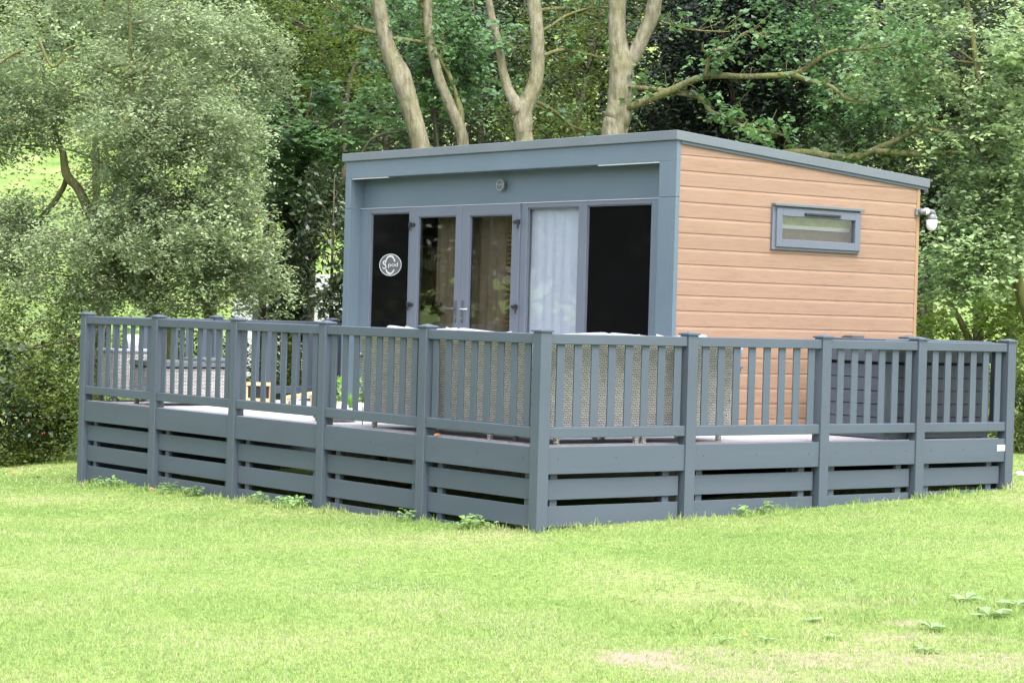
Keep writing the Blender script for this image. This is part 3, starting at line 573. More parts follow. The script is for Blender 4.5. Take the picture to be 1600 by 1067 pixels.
# alder on the right
ta = [([(1640,330,6),(1600,290,5),(1560,250,4),(1530,225,3.4),(1500,205,3),(1440,195,2.4)], 33.2), ([(1605,60,4),(1590,30,3),(1585,-10,3)], 34), ([(1480,470,4),(1500,500,5),(1520,545,6)], 35)]
tree('alder_tree', 'bright round-leaved alder hanging over the right edge of the picture', 'tree', (1660,0,33.6),
     [lf(1460,90,100,50,33.2,.9,30), lf(1560,110,90,70,33,1.1,36), lf(1520,190,90,45,32.8,.9,30), lf(1480,150,60,40,32.8,.7,14), lf(1580,250,60,50,33,.9,19), lf(1480,280,36,30,32.8,.6,8), lf(1540,330,70,50,33,.9,22), lf(1480,390,50,40,32.8,.7,18), lf(1540,420,70,40,32.8,.8,19), lf(1590,360,50,90,33.2,.9,16), lf(1470,450,34,20,33,.5,5), lf(1520,20,120,60,33.6,1.1,26), lf(1360,60,50,40,33.6,.7,8), lf(1390,120,50,36,33.4,.6,7), lf(1500,-80,160,50,34,1.3,18), lf(1680,200,60,240,33.4,1.2,24), lf(1430,40,80,50,33.8,.8,14), lf(1580,160,60,140,33.8,.8,20)],
     LM['alder'], B2, (.08, .07), rs=.27, csc=.75, carve_t=-.12, nspray=15, nleaf=7, sprL=.2, limbs=ta, up=.68, kind='hex', stemr=.12, nauto=22)
tree('elder_bush', 'sunlit bush behind the right end of the railing', 'bush', (1500,0,35),
     [lf(1470,490,36,44,35.4,.6,14), lf(1540,480,60,40,35,.7,22), lf(1500,530,60,36,35,.6,20), lf(1590,500,40,60,34.8,.7,18), lf(1450,530,26,26,35.2,.5,6)], LM['sun'], B3, (.075, .055), rs=.26, nspray=12, nleaf=8, sprL=.2, stemr=.04)
tree('hedge_shrub', 'dark green shrub down to the grass right of the end post', 'shrub', (1610,0,31),
     [lf(1612,600,30,60,31,.6,16), lf(1615,680,34,60,31,.6,18), lf(1590,630,20,90,31.6,.4,11), lf(1640,540,30,50,31,.5,9), lf(1540,640,60,90,33.2,.5,16)], LM['mid'], B3, (.06, .045), rs=.24, nspray=18, nleaf=8, sprL=.18, stemr=.03)

# unseen trees mirrored in the glazing, with a ring added to lower side light
sur = [(-7.5, 19, 6.5, 'just left of the photo'), (-13, 15, 7.5, 'far left of the photo'), (-1.5, 27, 7, 'behind the willow'), (-20, 8, 8, 'along the left edge of the lawn'), (-25, -1, 8, 'left of where the photo was taken'), (-28, -11, 9, 'well left of where the photo was taken'), (-26, -22, 9, 'behind left of where the photo was taken'), (-18, -31, 9, 'behind where the photo was taken'), (-7, -34, 9, 'behind right of where the photo was taken'), (6, -30, 8, 'at the near right edge of the lawn'), (18, -20, 8, 'along the right edge of the lawn'), (24, -8, 8, 'right of the photo'), (-15, 22, 8, 'in the gap beyond the left trees')]
for (x, y, h, pl) in sur:
    lb = 'unseen leafy tree added for side shade and reflections, '+pl
    T = thing('unseen_shade_tree', lb, 'tree', (x, y, float(gz(x, y))), 'unseen trees added round the lawn for shade and reflections')
    mb = MB(); mb.tube([(0,0,-.2),(.1,0,2),(0,.2,h)], [.25,.2,.08], 8, jit=.1); mb.build('trunk', B3, T, smooth=True)
    P = []
    for k in range(60):
        c = ell(1)[0]*np.array([3.6, 3.6, h*.55]) + np.array([0, 0, h*.6]); P.append(c + ell(90)*np.array([.8,.8,.6]))
    P = np.concatenate(P); P = P[P[:, 2] > .3]; npmesh('crown', leafverts(P, .32, .22, .5), 4, LM['dark'], T)

# red berries in the brambles
for i, (px, py) in enumerate([(41, 660), (66, 677), (44, 658), (69, 676), (24, 640)]):
    c = at(px, py, 30.55)
    o = MB(c).lathe(c, [(.001, -.014), (.008, -.008), (.01, 0), (.008, .008), (.001, .01)], 8).build('berry', M['berry'], None, smooth=True); o.location = c
    tag(o, 'tiny red berry among the dark leaves at the left edge', 'berry', 'red berries in the left thicket')

#--RAILINGS--
HR, PW = 1.02, .125
LZ = [(-.298, -.485), (-.543, -.73), (-.788, -.975)]
def post(T, org, x, y, z0, cap=True):
    p = MB(org).box(x, x+PW, y, y+PW, z0, 1.035).build('post', M['fence'], T, bevel=.006)
    c = MB(org); a, b = x-.012, x+PW+.012; e, f = y-.012, y+PW+.012; cx, cy = x+PW/2, y+PW/2
    c.box(a, b, e, f, 1.035, 1.053)
    c.add([(a+.004,e+.004,1.053),(b-.004,e+.004,1.053),(b-.004,f-.004,1.053),(a+.004,f-.004,1.053),(cx,cy,1.072)], [(0,1,4),(1,2,4),(2,3,4),(3,0,4)])
    cc = c.build('post_cap', M['fence'], p, bevel=.002)
    return p
def panel(T, org, axis, s0, s1, plane, ground, nb, sk=True, first=.143, pitch=.2035, flip=1):
    """a bay of railing between two posts. axis 'x' or 'y'; plane = outer face coordinate; flip=+1 inside is + side"""
    def bx(mb, a, b, d0, d1, z0, z1):
        d0, d1 = plane+flip*d0, plane+flip*d1
        if d0 > d1: d0, d1 = d1, d0
        return mb.box(a, b, d0, d1, z0, z1) if axis == 'x' else mb.box(d0, d1, a, b, z0, z1)
    bx(MB(org), s0, s1, .018, .098, .927, HR).build('top_rail', M['fence'], T, bevel=.007)
    bx(MB(org), s0, s1, .018, .098, .078, .176).build('bottom_rail', M['fence'], T, bevel=.007)
    for k in range(nb):
        c = s0 + first + k*pitch
        bx(MB(org), c-.0455, c+.0455, .044, .062, .17, .93).build('baluster', M['fence'], T, bevel=.004)
    if not sk: return
    bx(MB(org), s0, s1, .018, .043, -.248, -.002).build('fascia_board', M['fencew'], T, bevel=.003)
    for k, (zt, zb) in enumerate(LZ):
        g = min(ground(s0), ground(s1))
        if zt < g-.02: continue
        bx(MB(org), s0+.004, s1-.03 if axis == 'x' else s1-.004, .062, .084, zb, zt).build('skirting_board', M['fencew'], T, bevel=.003)
    for c in (s0+.13, s1-.17):
        bx(MB(org), c-.04, c+.04, .086, .13, min(ground(s0), ground(s1))-.05, -.25).build('backing_batten', M['fencew'], T)
    for c in (s0+.12, (s0+s1)/2-.02, s1-.14):
        mb = MB(org); px, z = c, -.113+rnd.uniform(-.004, .004)
        q = [(math.cos(t)*.0065, math.sin(t)*.0065) for t in np.arange(0, 2*math.pi, math.pi/4)]
        dd = plane+flip*.0165
        vs = [((px+a, dd, z+b) if axis == 'x' else (dd, px+a, z+b)) for a, b in q]; vb = [((px+a, dd+flip*.004, z+b) if axis == 'x' else (dd+flip*.004, px+a, z+b)) for a, b in q]
        mb.add(vs+vb, [tuple(range(8)), tuple(range(15, 7, -1))]+[(i, (i+1) % 8, 8+(i+1) % 8, 8+i) for i in range(8)]); mb.build('screw', M['black'], T)
YP = [0]+[1.776*i for i in range(1, 6)]
XP = [0, 1.783, 3.586, 4.995, 6.412]
TR = thing('deck_railing', 'grey slatted railing on the right, four bays from the near corner post', 'railing', (0, 0, -.77), 'railings round the deck')
TL = thing('deck_railing', 'grey slatted railing on the left, five bays running back from the near corner', 'railing', (0, 1.7, -.8), 'railings round the deck')
oR, oL = (0, 0, -.77), (0, 1.7, -.8)
gR = lambda s: float(gz(s, -.05)); gL = lambda s: float(gz(-.05, s))
for i, x in enumerate(XP): post(TR, oR, x, 0, gR(x)-.06)
for i, y in enumerate(YP[1:]): post(TL, oL, 0, y, gL(y)-.06)
for i, nb in enumerate([8, 8, 6, 6]):
    p = .2035 if nb == 8 else .2
    panel(TR, oR, 'x', XP[i]+PW, XP[i+1], 0, gR, nb, first=.143+(0 if nb == 8 else .04), pitch=p)
for i in range(5): panel(TL, oL, 'y', YP[i]+PW, YP[i+1], 0, gL, 8, first=.125)
# return railing at the far left end, along +X
YE = YP[5]
TB = thing('deck_railing', 'grey slatted railing across the back left end of the deck, mostly hidden', 'railing', (0, YE, -1), 'railings round the deck')
oB = (0, YE, -1)
xs = [PW, 1.80, 1.80+PW, 3.55]
for x in (1.80, 3.55): post(TB, oB, x, YE, -1.05)
def back(T, org, a, b, y): panel(T, org, 'x', a, b, y, lambda s: -1.0, 8, sk=False, first=.12)
MB(oB).box(3.68, 5.0, YE+.03, YE+.07, -.1, 1.0).build('screen_panel', M['fencew'], TB, bevel=.003)
back(TB, oB, PW, 1.80, YE); back(TB, oB, 1.80+PW, 3.55, YE)
MB(oB).box(PW, 3.55, YE+.02, YE+.045, -.98, -.002).build('fascia_board', M['fencew'], TB, bevel=.003)
# return railing on the right end, along +Y to the cabin
XE = XP[4]
TE = thing('deck_railing', 'short grey return railing between the right end post and the cabin', 'railing', (XE, .1, -.6), 'railings round the deck')
oE = (XE, .1, -.6)
post(TE, oE, XE, 1.44, -.62)
panel(TE, oE, 'y', PW, 1.44, XE+PW, gR, 6, sk=False, flip=-1, first=.13)
MB(oE).box(XE+.08, XE+.105, PW, 1.44, -.6, -.002).build('fascia_board', M['fencew'], TE, bevel=.003)

# white maker's plate on the last fascia board
T = thing('name_plate', 'small white plate on the fascia board beside the right end post', 'plate', (6.37, .016, -.1))
MB().box(-.085, .042, -.004, .001, -.032, .032).build('plate', M['white'], T, bevel=.004)
mb = MB()
for a, b, h in [(-.07, -.052, .012), (-.045, -.035, .022), (-.028, -.006, .015), (.002, .008, .02), (.014, .03, .012)]: mb.box(a, b, -.0055, -.0035, -h/2, h/2)
mb.build('print', M['bronze'], T)

# ------------------------------------------------------------------ deck platform
D_ = thing('decking', 'pale grey timber deck wrapped round two sides of the cabin', 'deck', (1.5, 1, -.05))
oD = (1.5, 1, -.05)
mb = MB(oD)
y = .1
while y < 8.86:                       # boards run along X
    x1 = 6.41 if y < 1.45 else 2.99
    mb.box(.045, x1, y-.0, min(y+.139, 8.87), -.026, 0.0); y += .145
mb.build('deck_boards', M['deck'], D_, bevel=.003, seg=1)
mb = MB(oD)
for x in np.arange(.3, 3, .45): mb.box(x, x+.05, .15, 8.8, -.17, -.027)
for x in np.arange(3.3, 6.4, .45): mb.box(x, x+.05, .15, 1.5, -.17, -.027)
mb.build('joist', M['joist'], D_)
mb = MB(oD)
for x, y in [(.5, .6), (.5, 2.4), (.5, 4.2), (.5, 6), (.5, 7.8), (2.2, .8), (4, .8), (5.8, .8), (2.4, 3), (2.4, 6)]: mb.box(x, x+.1, y, y+.1, -1.1, -.17)
mb.build('support_leg', M['joist'], D_)

#--CABIN--
XC, YC, LX, LY = 2.966, 1.573, 3.713, 6.177
X1, Y1 = XC+LX, YC+LY
T = thing('cabin', 'timber-effect cabin with a blue-grey glazed front and sloping roof', 'cabin', (XC, YC, -.2)); CB = T
oC = (XC, YC, -.2)
rd = .16; xw = XC+rd
zr = lambda x: 3.03 + (2.752-3.03)*(x-XC)/(6.80-XC)          # underside of roof trim
# cladding side wall: rows of bevelled boards, cut by the roof slope
z0 = 2.8864 - .1613*18
def cladding(name, ax, parent):
    mb = MB(oC); zs = 2.8864
    rows = [zs+.1613] + [zs-.1613*k for k in range(0, 19)]
    prof = []                       # (depth, z) from top to bottom
    for i in range(len(rows)):
        zt = rows[i]; prof += [(.0075, zt), (0, zt-.034), (0, zt-.1592), (.005, zt-.1612)]
    return prof
prof = cladding('', 0, None)
def strip_wall(mb, prof, s0, s1, place, ztop0, ztop1, zmin=-9, zmax=99):
    for (d0, za), (d1, zb) in zip(prof[:-1], prof[1:]):
        pts = []
        if zb < zmin:
            if za <= zmin: continue
            d1 = d0+(d1-d0)*(za-zmin)/(za-zb); zb = zmin
        if za > zmax:
            if zb >= zmax: continue
            d0 = d1+(d0-d1)*(zmax-zb)/(za-zb); za = zmax
        def zt(s): return ztop0+(ztop1-ztop0)*(s-s0)/(s1-s0)
        poly = [(s0, zb, d1), (s1, zb, d1), (s1, za, d0), (s0, za, d0)]
        out = []
        for k in range(4):
            a, b = poly[k], poly[(k+1) % 4]; fa, fb = zt(a[0])-a[1], zt(b[0])-b[1]
            if fa >= 0: out.append(a)
            if fa*fb < 0:
                t = fa/(fa-fb); out.append(tuple(a[i]+(b[i]-a[i])*t for i in range(3)))
        if len(out) >= 3: mb.add([place(s, z, d) for s, z, d in out], [tuple(range(len(out)))])
mb = MB(oC)
for a_, b_, z0_, z1_ in ((XC+.055, 4.38, -9, 99), (5.66, X1-.045, -9, 99), (4.38, 5.66, -9, 1.985), (4.38, 5.66, 2.40, 99)):
    strip_wall(mb, prof, a_, b_, lambda s, z, d: (s, YC+d, z), zr(a_)-.015, zr(b_)-.015, z0_, z1_)
mb.build('side_cladding', M['clad'], T)
mb = MB(oC); strip_wall(mb, prof, YC+.05, Y1, lambda s, z, d: (X1-d, s, z), zr(X1)-.015, zr(X1)-.015); mb.build('rear_cladding', M['clad'], T)
mb = MB(oC); strip_wall(mb, prof, XC+.03, X1, lambda s, z, d: (s, Y1-d, z), zr(XC)-.015, zr(X1)-.015); mb.build('far_side_cladding', M['clad'], T)
# inner core so nothing is see-through, leaving a room behind the doors and the side window
MB(oC).box(X1-.045, X1+.004, YC-.006, YC+.05, -.2, zr(X1)-.012).build('corner_trim', M['cladtrim'], T, bevel=.003)
mb = MB(oC)
def wedge(mb, x0, x1, y0, y1, zb, off):
    mb.add([(x0,y0,zb),(x1,y0,zb),(x1,y1,zb),(x0,y1,zb),(x0,y0,zr(x0)+off),(x1,y0,zr(x1)+off),(x1,y1,zr(x1)+off),(x0,y1,zr(x0)+off)],
           [(0,3,2,1),(4,5,6,7),(0,1,5,4),(1,2,6,5),(2,3,7,6),(3,0,4,7)])
wedge(mb, X1-.1, X1-.03, YC+.03, Y1-.03, -.8, -.05); wedge(mb, XC+rd+.1, X1-.1, Y1-.09, Y1-.03, -.8, -.05)
wedge(mb, 3.2, 4.36, YC+.03, YC+.09, -.8, -.05); wedge(mb, 5.70, X1-.1, YC+.03, YC+.09, -.8, -.05)
mb.box(4.36, 5.70, YC+.03, YC+.09, -.8, 1.99); 
wedge(mb, 4.36, 5.70, YC+.03, YC+.09, 2.42, -.05)
mb.box(XC+.02, X1-.1, YC+.03, Y1-.03, -.75, -.03)        # floor block
mb.build('inner_wall', M['cream'], T)
MB(oC).box(xw+.02, X1-.1, YC+.09, Y1-.09, .05, .1).build('floor', M['brown'], T)
# inner lobby partition, gives the glazed doors something to look into
MB(oC).box(5.1, 5.16, YC+.17, Y1-.09, .1, 2.6).build('partition_wall', M['cream'], T)
# blue portal surround
mb = MB(oC)
mb.box(XC, XC+.055, YC-.008, YC+.085, -.25, 2.444)       # right pillar lower
mb.box(XC, XC+.055, YC-.008, YC+.085, 2.447, 2.82)
mb.box(XC+.055, xw+.06, YC+.02, YC+.085, -.25, 2.82)
mb.build('door_surround', M['blue'], T, bevel=.003, seg=1); mb = MB(oC)
mb.box(XC, XC+.055, Y1-.12, Y1+.0, -.25, 2.444); mb.box(XC, XC+.055, Y1-.12, Y1, 2.447, 2.82); mb.box(XC+.055, xw+.09, Y1-.12, Y1-.02, -.25, 2.82)
mb.build('door_surround', M['blue'], T, bevel=.003, seg=1)
mb = MB(oC); mb.box(XC, XC+.055, YC+.085, YC+.262, -.25, 2.444); mb.box(XC, XC+.055, YC+.085, YC+.262, 2.447, 2.82); mb.box(XC+.055, xw+.09, YC+.09, YC+.262, -.25, 2.82); mb.build('wide_pillar', M['blue'], T, bevel=.003, seg=1)
MB(oC).box(XC, XC+.057, YC-.008, Y1, 2.82, 3.03).box(XC+.057, xw+.1, YC+.02, Y1-.02, 2.825, 3.0).build('fascia', M['blue'], T, bevel=.003, seg=1)
MB(oC).box(xw+.05, xw+.1, YC+.262, Y1-.12, 2.44, 2.825).build('upper_wall', M['blue'], T)
MB(oC).box(xw+.0, xw+.06, YC+.262, Y1-.12, -.3, .12).build('threshold', M['blue'], T)
MB(oC).box(xw-.008, xw+.052, YC+.262, Y1-.12, 2.446, 2.4525).build('drip_strip', M['strip'], T)
wl = 7.44
mb = MB(oC).box(xw, xw+.06, wl, Y1-.12, .12, 2.446); mb.build('side_panel', M['blue'], T)
# soffit light strips
for a, b in ((1.84, 2.84), (6.83, 7.62)):
    MB(oC).box(XC+.006, XC+.04, a, b, 2.806, 2.8195).build('strip_light', M['strip'], T)
# roof
mb = MB(oC)
x0, x2, ya, yb = XC-.03, 6.81, YC-.035, Y1+.05
def slab(mb, y0, y1, lo, hi, xa, xb):
    mb.add([(xa,y0,zr(xa)+lo),(xb,y0,zr(xb)+lo),(xb,y1,zr(xb)+lo),(xa,y1,zr(xa)+lo),(xa,y0,zr(xa)+hi),(xb,y0,zr(xb)+hi),(xb,y1,zr(xb)+hi),(xa,y1,zr(xa)+hi)],
           [(0,3,2,1),(4,5,6,7),(0,1,5,4),(1,2,6,5),(2,3,7,6),(3,0,4,7)])
slab(mb, ya, yb, .0, .1, x0, x2); rf = mb.build('roof', M['roof'], T, bevel=.006)
mb = MB(oC); slab(mb, ya+.015, ya+.034, -.03, -.002, x0+.08, x2-.03); mb.build('roof_drip_edge', M['fence'], T)
MB(oC).box(x2-.04, x2+.03, ya+.05, yb, zr(x2)-.06, zr(x2)-.003).build('gutter', M['dark'], T, bevel=.01)
# --- glazed front
def pane_unit(name, ya, yb, zb, zt, ml, mr_, mt, pmat, xoff=0., parent=T, bot=.08, depth=.07, lab=None):
    """frame around a pane; ya<yb; ml = member width on low-y side"""
    mb = MB(oC); x = xw+xoff
    mb.box(x, x+depth, ya, ya+ml, zb, zt).box(x, x+depth, yb-mr_, yb, zb, zt).box(x+.001, x+depth, ya+ml, yb-mr_, zt-mt, zt).box(x+.001, x+depth, ya+ml, yb-mr_, zb, zb+bot)
    fr = mb.build(name, M['frame'], parent, bevel=.004, seg=1)
    g = .012                                     # glazing bead
    mb = MB(oC).box(x+.018, x+.03, ya+ml, ya+ml+g, zb+bot, zt-mt).box(x+.018, x+.03, yb-mr_-g, yb-mr_, zb+bot, zt-mt).box(x+.018, x+.03, ya+ml+g, yb-mr_-g, zt-mt-g, zt-mt).box(x+.018, x+.03, ya+ml+g, yb-mr_-g, zb+bot, zb+bot+g)
    mb.build('glazing_bead', M['frame'], fr)
    MB(oC).box(x+.03, x+.042, ya+ml, yb-mr_, zb+bot, zt-mt).build('pane', pmat, fr)
    return fr
ZT = 2.446
fL = pane_unit('fixed_window', 6.515, 7.44, .12, ZT, .06, .045, .062, M['bglass']); fL['label'] = 'black glass window with a round sticker'
fR = pane_unit('fixed_window', YC+.262, 3.26, .12, ZT, .265, .07, .05, M['bglass']) if False else pane_unit('fixed_window', 2.08, 3.26, .12, ZT, .045, .07, .05, M['bglass']); fR['label'] = 'plain black glass window'
MB(oC).box(xw+.0, xw+.06, YC+.262, 2.08, .12, ZT).build('side_panel', M['blue'], T)
fC = pane_unit('curtained_window', 3.26, 4.36, .12, ZT, .075, .115, .055, M['glass2']); fC['label'] = 'window with a pale curtain drawn'
d1 = pane_unit('door', 5.475, 6.515, .12, ZT-.004, .115, .16, .115, M['glass'], xoff=-.018, bot=.12); d1['label'] = 'left glazed door'
d2 = pane_unit('door', 4.36, 5.468, .12, ZT-.004, .145, .15, .12, M['glass'], xoff=-.018, bot=.12); d2['label'] = 'right glazed door'
# hinges and handles
for d, yy, s in ((d1, 6.505, 1), (d2, 4.372, -1)):
    for z in (2.235, 1.27, .35):
        mb = MB(oC); x = xw-.018
        mb.box(x-.03, x-.001, yy-.028 if s > 0 else yy-.02, yy+.02 if s > 0 else yy+.03, z-.025, z+.025); mb.box(x-.022, x-.001, yy-.09 if s > 0 else yy+.03, yy-.028 if s > 0 else yy+.09, z-.017, z+.017)
        mb.tube([(x-.02, yy, z-.075), (x-.02, yy, z+.03)], .011, 8); mb.build('hinge', M['black'], d, bevel=.003, seg=1)
for d, yy, s in ((d1, 5.545, 1), (d2, 5.408, -1)):
    x = xw-.018
    MB(oC).box(x-.012, x-.001, yy-.017, yy+.017, 1.07, 1.33).build('handle_plate', M['dark'], d, bevel=.004)
    MB(oC).tube([(x-.012, yy, 1.23), (x-.05, yy, 1.23), (x-.055, yy+s*.02, 1.23), (x-.055, yy+s*.14, 1.228)] if s > 0 else [(x-.012, yy, 1.23), (x-.05, yy, 1.23), (x-.055, yy-.02, 1.23), (x-.055, yy-.16, 1.228)], .0095, 8).build('door_handle', M['dark'] if s > 0 else M['silver'], d, smooth=True)
    MB(oC).tube([(x-.02, yy, 1.12), (x-.001, yy, 1.12)], .012, 10).build('lock_cylinder', M['silver'], d)
# curtains (folded cloth)
def curtain(name, ya, yb, x, z0, z1, mat, amp=.018, per=.085, ph=0.):
    ys = np.arange(ya, yb, .008); mb = MB(oC); vs = []; n = len(ys)
    zz = np.linspace(z0, z1, 9)
    for z in zz:
        for y in ys:
            vs.append((x+amp*math.sin(2*math.pi*(y+.012*math.sin(z*2+y*9))/per+ph)+amp*.5*math.sin(y*31+ph), y, z))
    fs = [(i*n+k, i*n+k+1, (i+1)*n+k+1, (i+1)*n+k) for i in range(8) for k in range(n-1)]
    mb.add(vs, fs); o = mb.build(name, mat, T, smooth=True); return o
curtain('curtain', 3.4, 4.37, xw+.08, .15, 2.40, M['curtainw'], .006, .16).__setitem__('label', 'pale blue-white curtain')
curtain('curtain', 4.88, 5.68, xw+.22, .1, 2.4, M['curtainb'], .02, .17, 1.).__setitem__('label', 'taupe curtain behind the glazed doors')
curtain('curtain', 5.88, 6.32, xw+.24, .1, 2.4, M['curtainb'], .02, .15, 2.).__setitem__('label', 'taupe curtain behind the glazed doors')
mb = MB(oC)
for z in np.arange(.2, 2.35, .052): mb.box(xw+.13, xw+.145, 4.62, 4.79, z, z+.036)
for y in np.arange(6.5, 7.02, .07): mb.box(xw+.5, xw+.515, y, y+.045, .15, 2.0)
mb.build('slatted_blind', M['slat'], T)
# indoor pot plant behind the left door
IP = MB(oC); IP.lathe((xw+.2, 6.42, 1.0), [(.001, 0), (.1, 0), (.15, .22), (.14, .22), (.12, .2), (.001, .2)], 16)
IP.lathe((xw+.2, 6.42, .1), [(.001, 0), (.16, 0), (.17, .02), (.03, .05), (.03, .85), (.17, .88), (.17, .9), (.001, .9)], 16)
MBp = IP.build('indoor_planter', M['dark'], T, smooth=True)
Pp = np.array([xw+.16, 6.38, 1.24]) + ell(170)*np.array([.11, .33, .11]) - np.array(oC); Pp[:, 2] -= np.abs(Pp[:, 1]-(6.38-YC))*.3*rng.random(170)
npmesh('trailing_leaves', leafverts(Pp, .055, .04, .3), 4, LM['mid'], MBp)
# stickers: engraved disc with ring, S and small letters
def textmesh(txt, size, ext=.001):
    cu = bpy.data.curves.new('lettering', 'FONT'); cu.body = txt; cu.size = size; cu.extrude = ext; cu.align_x = 'CENTER'; cu.align_y = 'CENTER'
    o = bpy.data.objects.new('tmp', cu); COL.objects.link(o); bpy.context.view_layer.update()
    me = bpy.data.meshes.new_from_object(o.evaluated_get(bpy.context.evaluated_depsgraph_get())); bpy.data.objects.remove(o); return me
def disc(mb, c, ry, rz, x0, x1, n=40, hole=None):
    a = [(c[0]+ry*math.cos(t), c[1]+rz*math.sin(t)) for t in np.arange(n)*2*math.pi/n]
    if hole is None:
        vs = [(x0, y, z) for y, z in a]+[(x1, y, z) for y, z in a]
        mb.add(vs, [tuple(range(n)), tuple(range(2*n-1, n-1, -1))]+[(i, (i+1) % n, n+(i+1) % n, n+i) for i in range(n)])
    return mb
def ring(mb, c, ry, rz, w, x0, a0=0., a1=360., n=48):
    ts = np.radians(np.linspace(a0, a1, n)); vs = []
    for t in ts:
        for k in (1, -1):
            vs.append((x0, c[0]+(ry+k*w/2)*math.cos(t), c[1]+(rz+k*w/2)*math.sin(t)))
    for t in ts:
        for k in (1, -1):
            vs.append((x0+.002, c[0]+(ry+k*w/2)*math.cos(t), c[1]+(rz+k*w/2)*math.sin(t)))
    m_ = 2*n
    mb.add(vs, [(2*i, 2*i+2, 2*i+3, 2*i+1) for i in range(n-1)]+[(2*i, m_+2*i, m_+2*i+2, 2*i+2) for i in range(n-1)]+[(2*i+1, 2*i+3, m_+2*i+3, m_+2*i+1) for i in range(n-1)])
yc, zc = 6.985, 1.75
xs_ = xw+.0265
mb = MB(oC); disc(mb, (yc, zc), .238, .136, xs_, xs_+.003); st = mb.build('round_sticker', M['badge'], T)
mb = MB(oC); ring(mb, (yc, zc), .233, .131, .009, xs_-.0025); ring(mb, (yc+.0, zc), .105, .108, .021, xs_-.0045, 8, 160); ring(mb, (yc+.0, zc), .105, .108, .021, xs_-.0045, 212, 328)
mb.build('sticker_rings', M['badgew'], st)
def put_text(txt, size, y, z, x, parent, mat, sx=1.):
    me = textmesh(txt, size)
    for v in me.vertices:
        a, b, c = v.co; v.co = (x - c - oC[0], y - a*sx - oC[1], z + b - oC[2])
    o = obj('lettering', me, parent); me.materials.clear(); me.materials.append(mat); me.flip_normals() if False else None; return o
put_text('S', .15, yc+.115, zc-.005, xs_-.0075, st, M['badgew'], 1.35)
put_text('pod', .075, yc-.07, zc+.0, xs_-.0075, st, M['badgew'], 1.9)
# oval badge on the upper wall
yc, zc = 4.76, 2.665; xs_ = xw-.006
mb = MB(oC); disc(mb, (yc, zc), .082, .068, xs_, xs_+.007); bd = mb.build('round_badge', M['badge'], T)
mb = MB(oC); ring(mb, (yc+.012, zc), .058, .059, .006, xs_-.003); ring(mb, (yc-.04, zc+.012), .028, .04, .005, xs_-.003, 90, 270); mb.build('badge_rings', M['badgeg'], bd)
put_text('S pod', .042, yc, zc+.008, xs_-.005, bd, M['badgeg'], 1.5)
# --- side window
mb = MB(oC)
WX0, WX1, WZ0, WZ1 = 4.345, 5.69, 1.957, 2.425
y_ = YC-.03
mb.box(WX0, WX0+.05, y_, YC+.05, WZ0, WZ1).box(WX1-.03, WX1, y_, YC+.05, WZ0, WZ1).box(WX0+.05, WX1-.03, y_+.001, YC+.05, WZ0, WZ0+.035).box(WX0+.05, WX1-.03, y_+.001, YC+.05, WZ1-.03, WZ1)
sw = mb.build('side_window', M['frame'], T, bevel=.003, seg=1)
mb = MB(oC); y2 = y_-.022; a0, a1, b0, b1 = WX0+.045, WX1-.008, WZ0+.03, WZ1-.02
mb.box(a0, a0+.085, y2, YC+.02, b0, b1).box(a1-.085, a1, y2, YC+.02, b0, b1).box(a0+.085, a1-.085, y2+.001, YC+.02, b0, b0+.085).box(a0+.085, a1-.085, y2+.001, YC+.02, b1-.085, b1)
mb.build('opening_sash', M['frame'], sw, bevel=.004, seg=1)
MB(oC).box(a0+.085, a1-.085, y2+.03, y2+.038, b0+.085, b1-.085).build('pane', M['glass2'], sw)
MB(oC).box(WX0, WX1+.03, y2-.02, YC, WZ1, WZ1+.03).build('head_drip', M['roof'], sw, bevel=.004, seg=1)
MB(oC).box(4.80, 5.34, y2-.025, y2, b1-.066, b1-.038).box(4.82, 5.05, y2-.03, y2-.024, b1-.06, b1-.045).box(5.09, 5.32, y2-.03, y2-.024, b1-.06, b1-.045).build('trickle_vent', M['black'], sw, bevel=.003, seg=1)
MB(oC).box(4.4, 5.66, YC+.1, YC+.11, 2.235, 2.36).build('blind', M['blind'], sw)
MB(oC).box(4.4, 5.66, YC+.095, YC+.112, 2.195, 2.235).build('blind_rail', M['strip'], sw)
MB(oC).box(4.36, 5.70, YC+.14, YC+.15, 1.9, 2.45).build('back_panel', M['brown'], sw)
# --- corner wall lamp
xl, zl = 6.635, 2.47
mb = MB(oC).box(xl-.035, xl+.035, YC-.03, YC-.001, zl-.04, zl+.04); wlm = mb.build('wall_lamp', M['bronze'], T, bevel=.006)
MB(oC).tube([(xl, YC-.045, zl), (xl+.1, YC-.06, zl+.012), (xl+.2, YC-.065, zl+.004), (xl+.235, YC-.065, zl-.02)], [.036, .034, .032, .02], 12).build('lamp_arm', M['bronze'], wlm, smooth=True)
MB(oC).tube([(xl+.07, YC-.056, zl+.008), (xl+.115, YC-.061, zl+.012)], .0375, 12).build('lamp_collar', M['white'], wlm, smooth=True)
MB(oC).lathe((xl+.185, YC-.065, zl-.085), [(.001, 0), (.055, 0), (.06, .02), (.052, .055), (.035, .07), (.001, .072)], 18).build('lamp_head', M['bronze'], wlm, smooth=True)
MB(oC).lathe((xl+.185, YC-.065, zl-.205), [(.001, 0), (.03, .006), (.052, .03), (.062, .065), (.063, .12), (.001, .121)], 20).build('lamp_glass', M['white'], wlm, smooth=True)
MB(oC).lathe((xl+.25, YC-.065, zl-.075), [(.001, 0), (.016, .003), (.016, .03), (.001, .034)], 10).build('motion_sensor', M['white'], wlm, smooth=True)

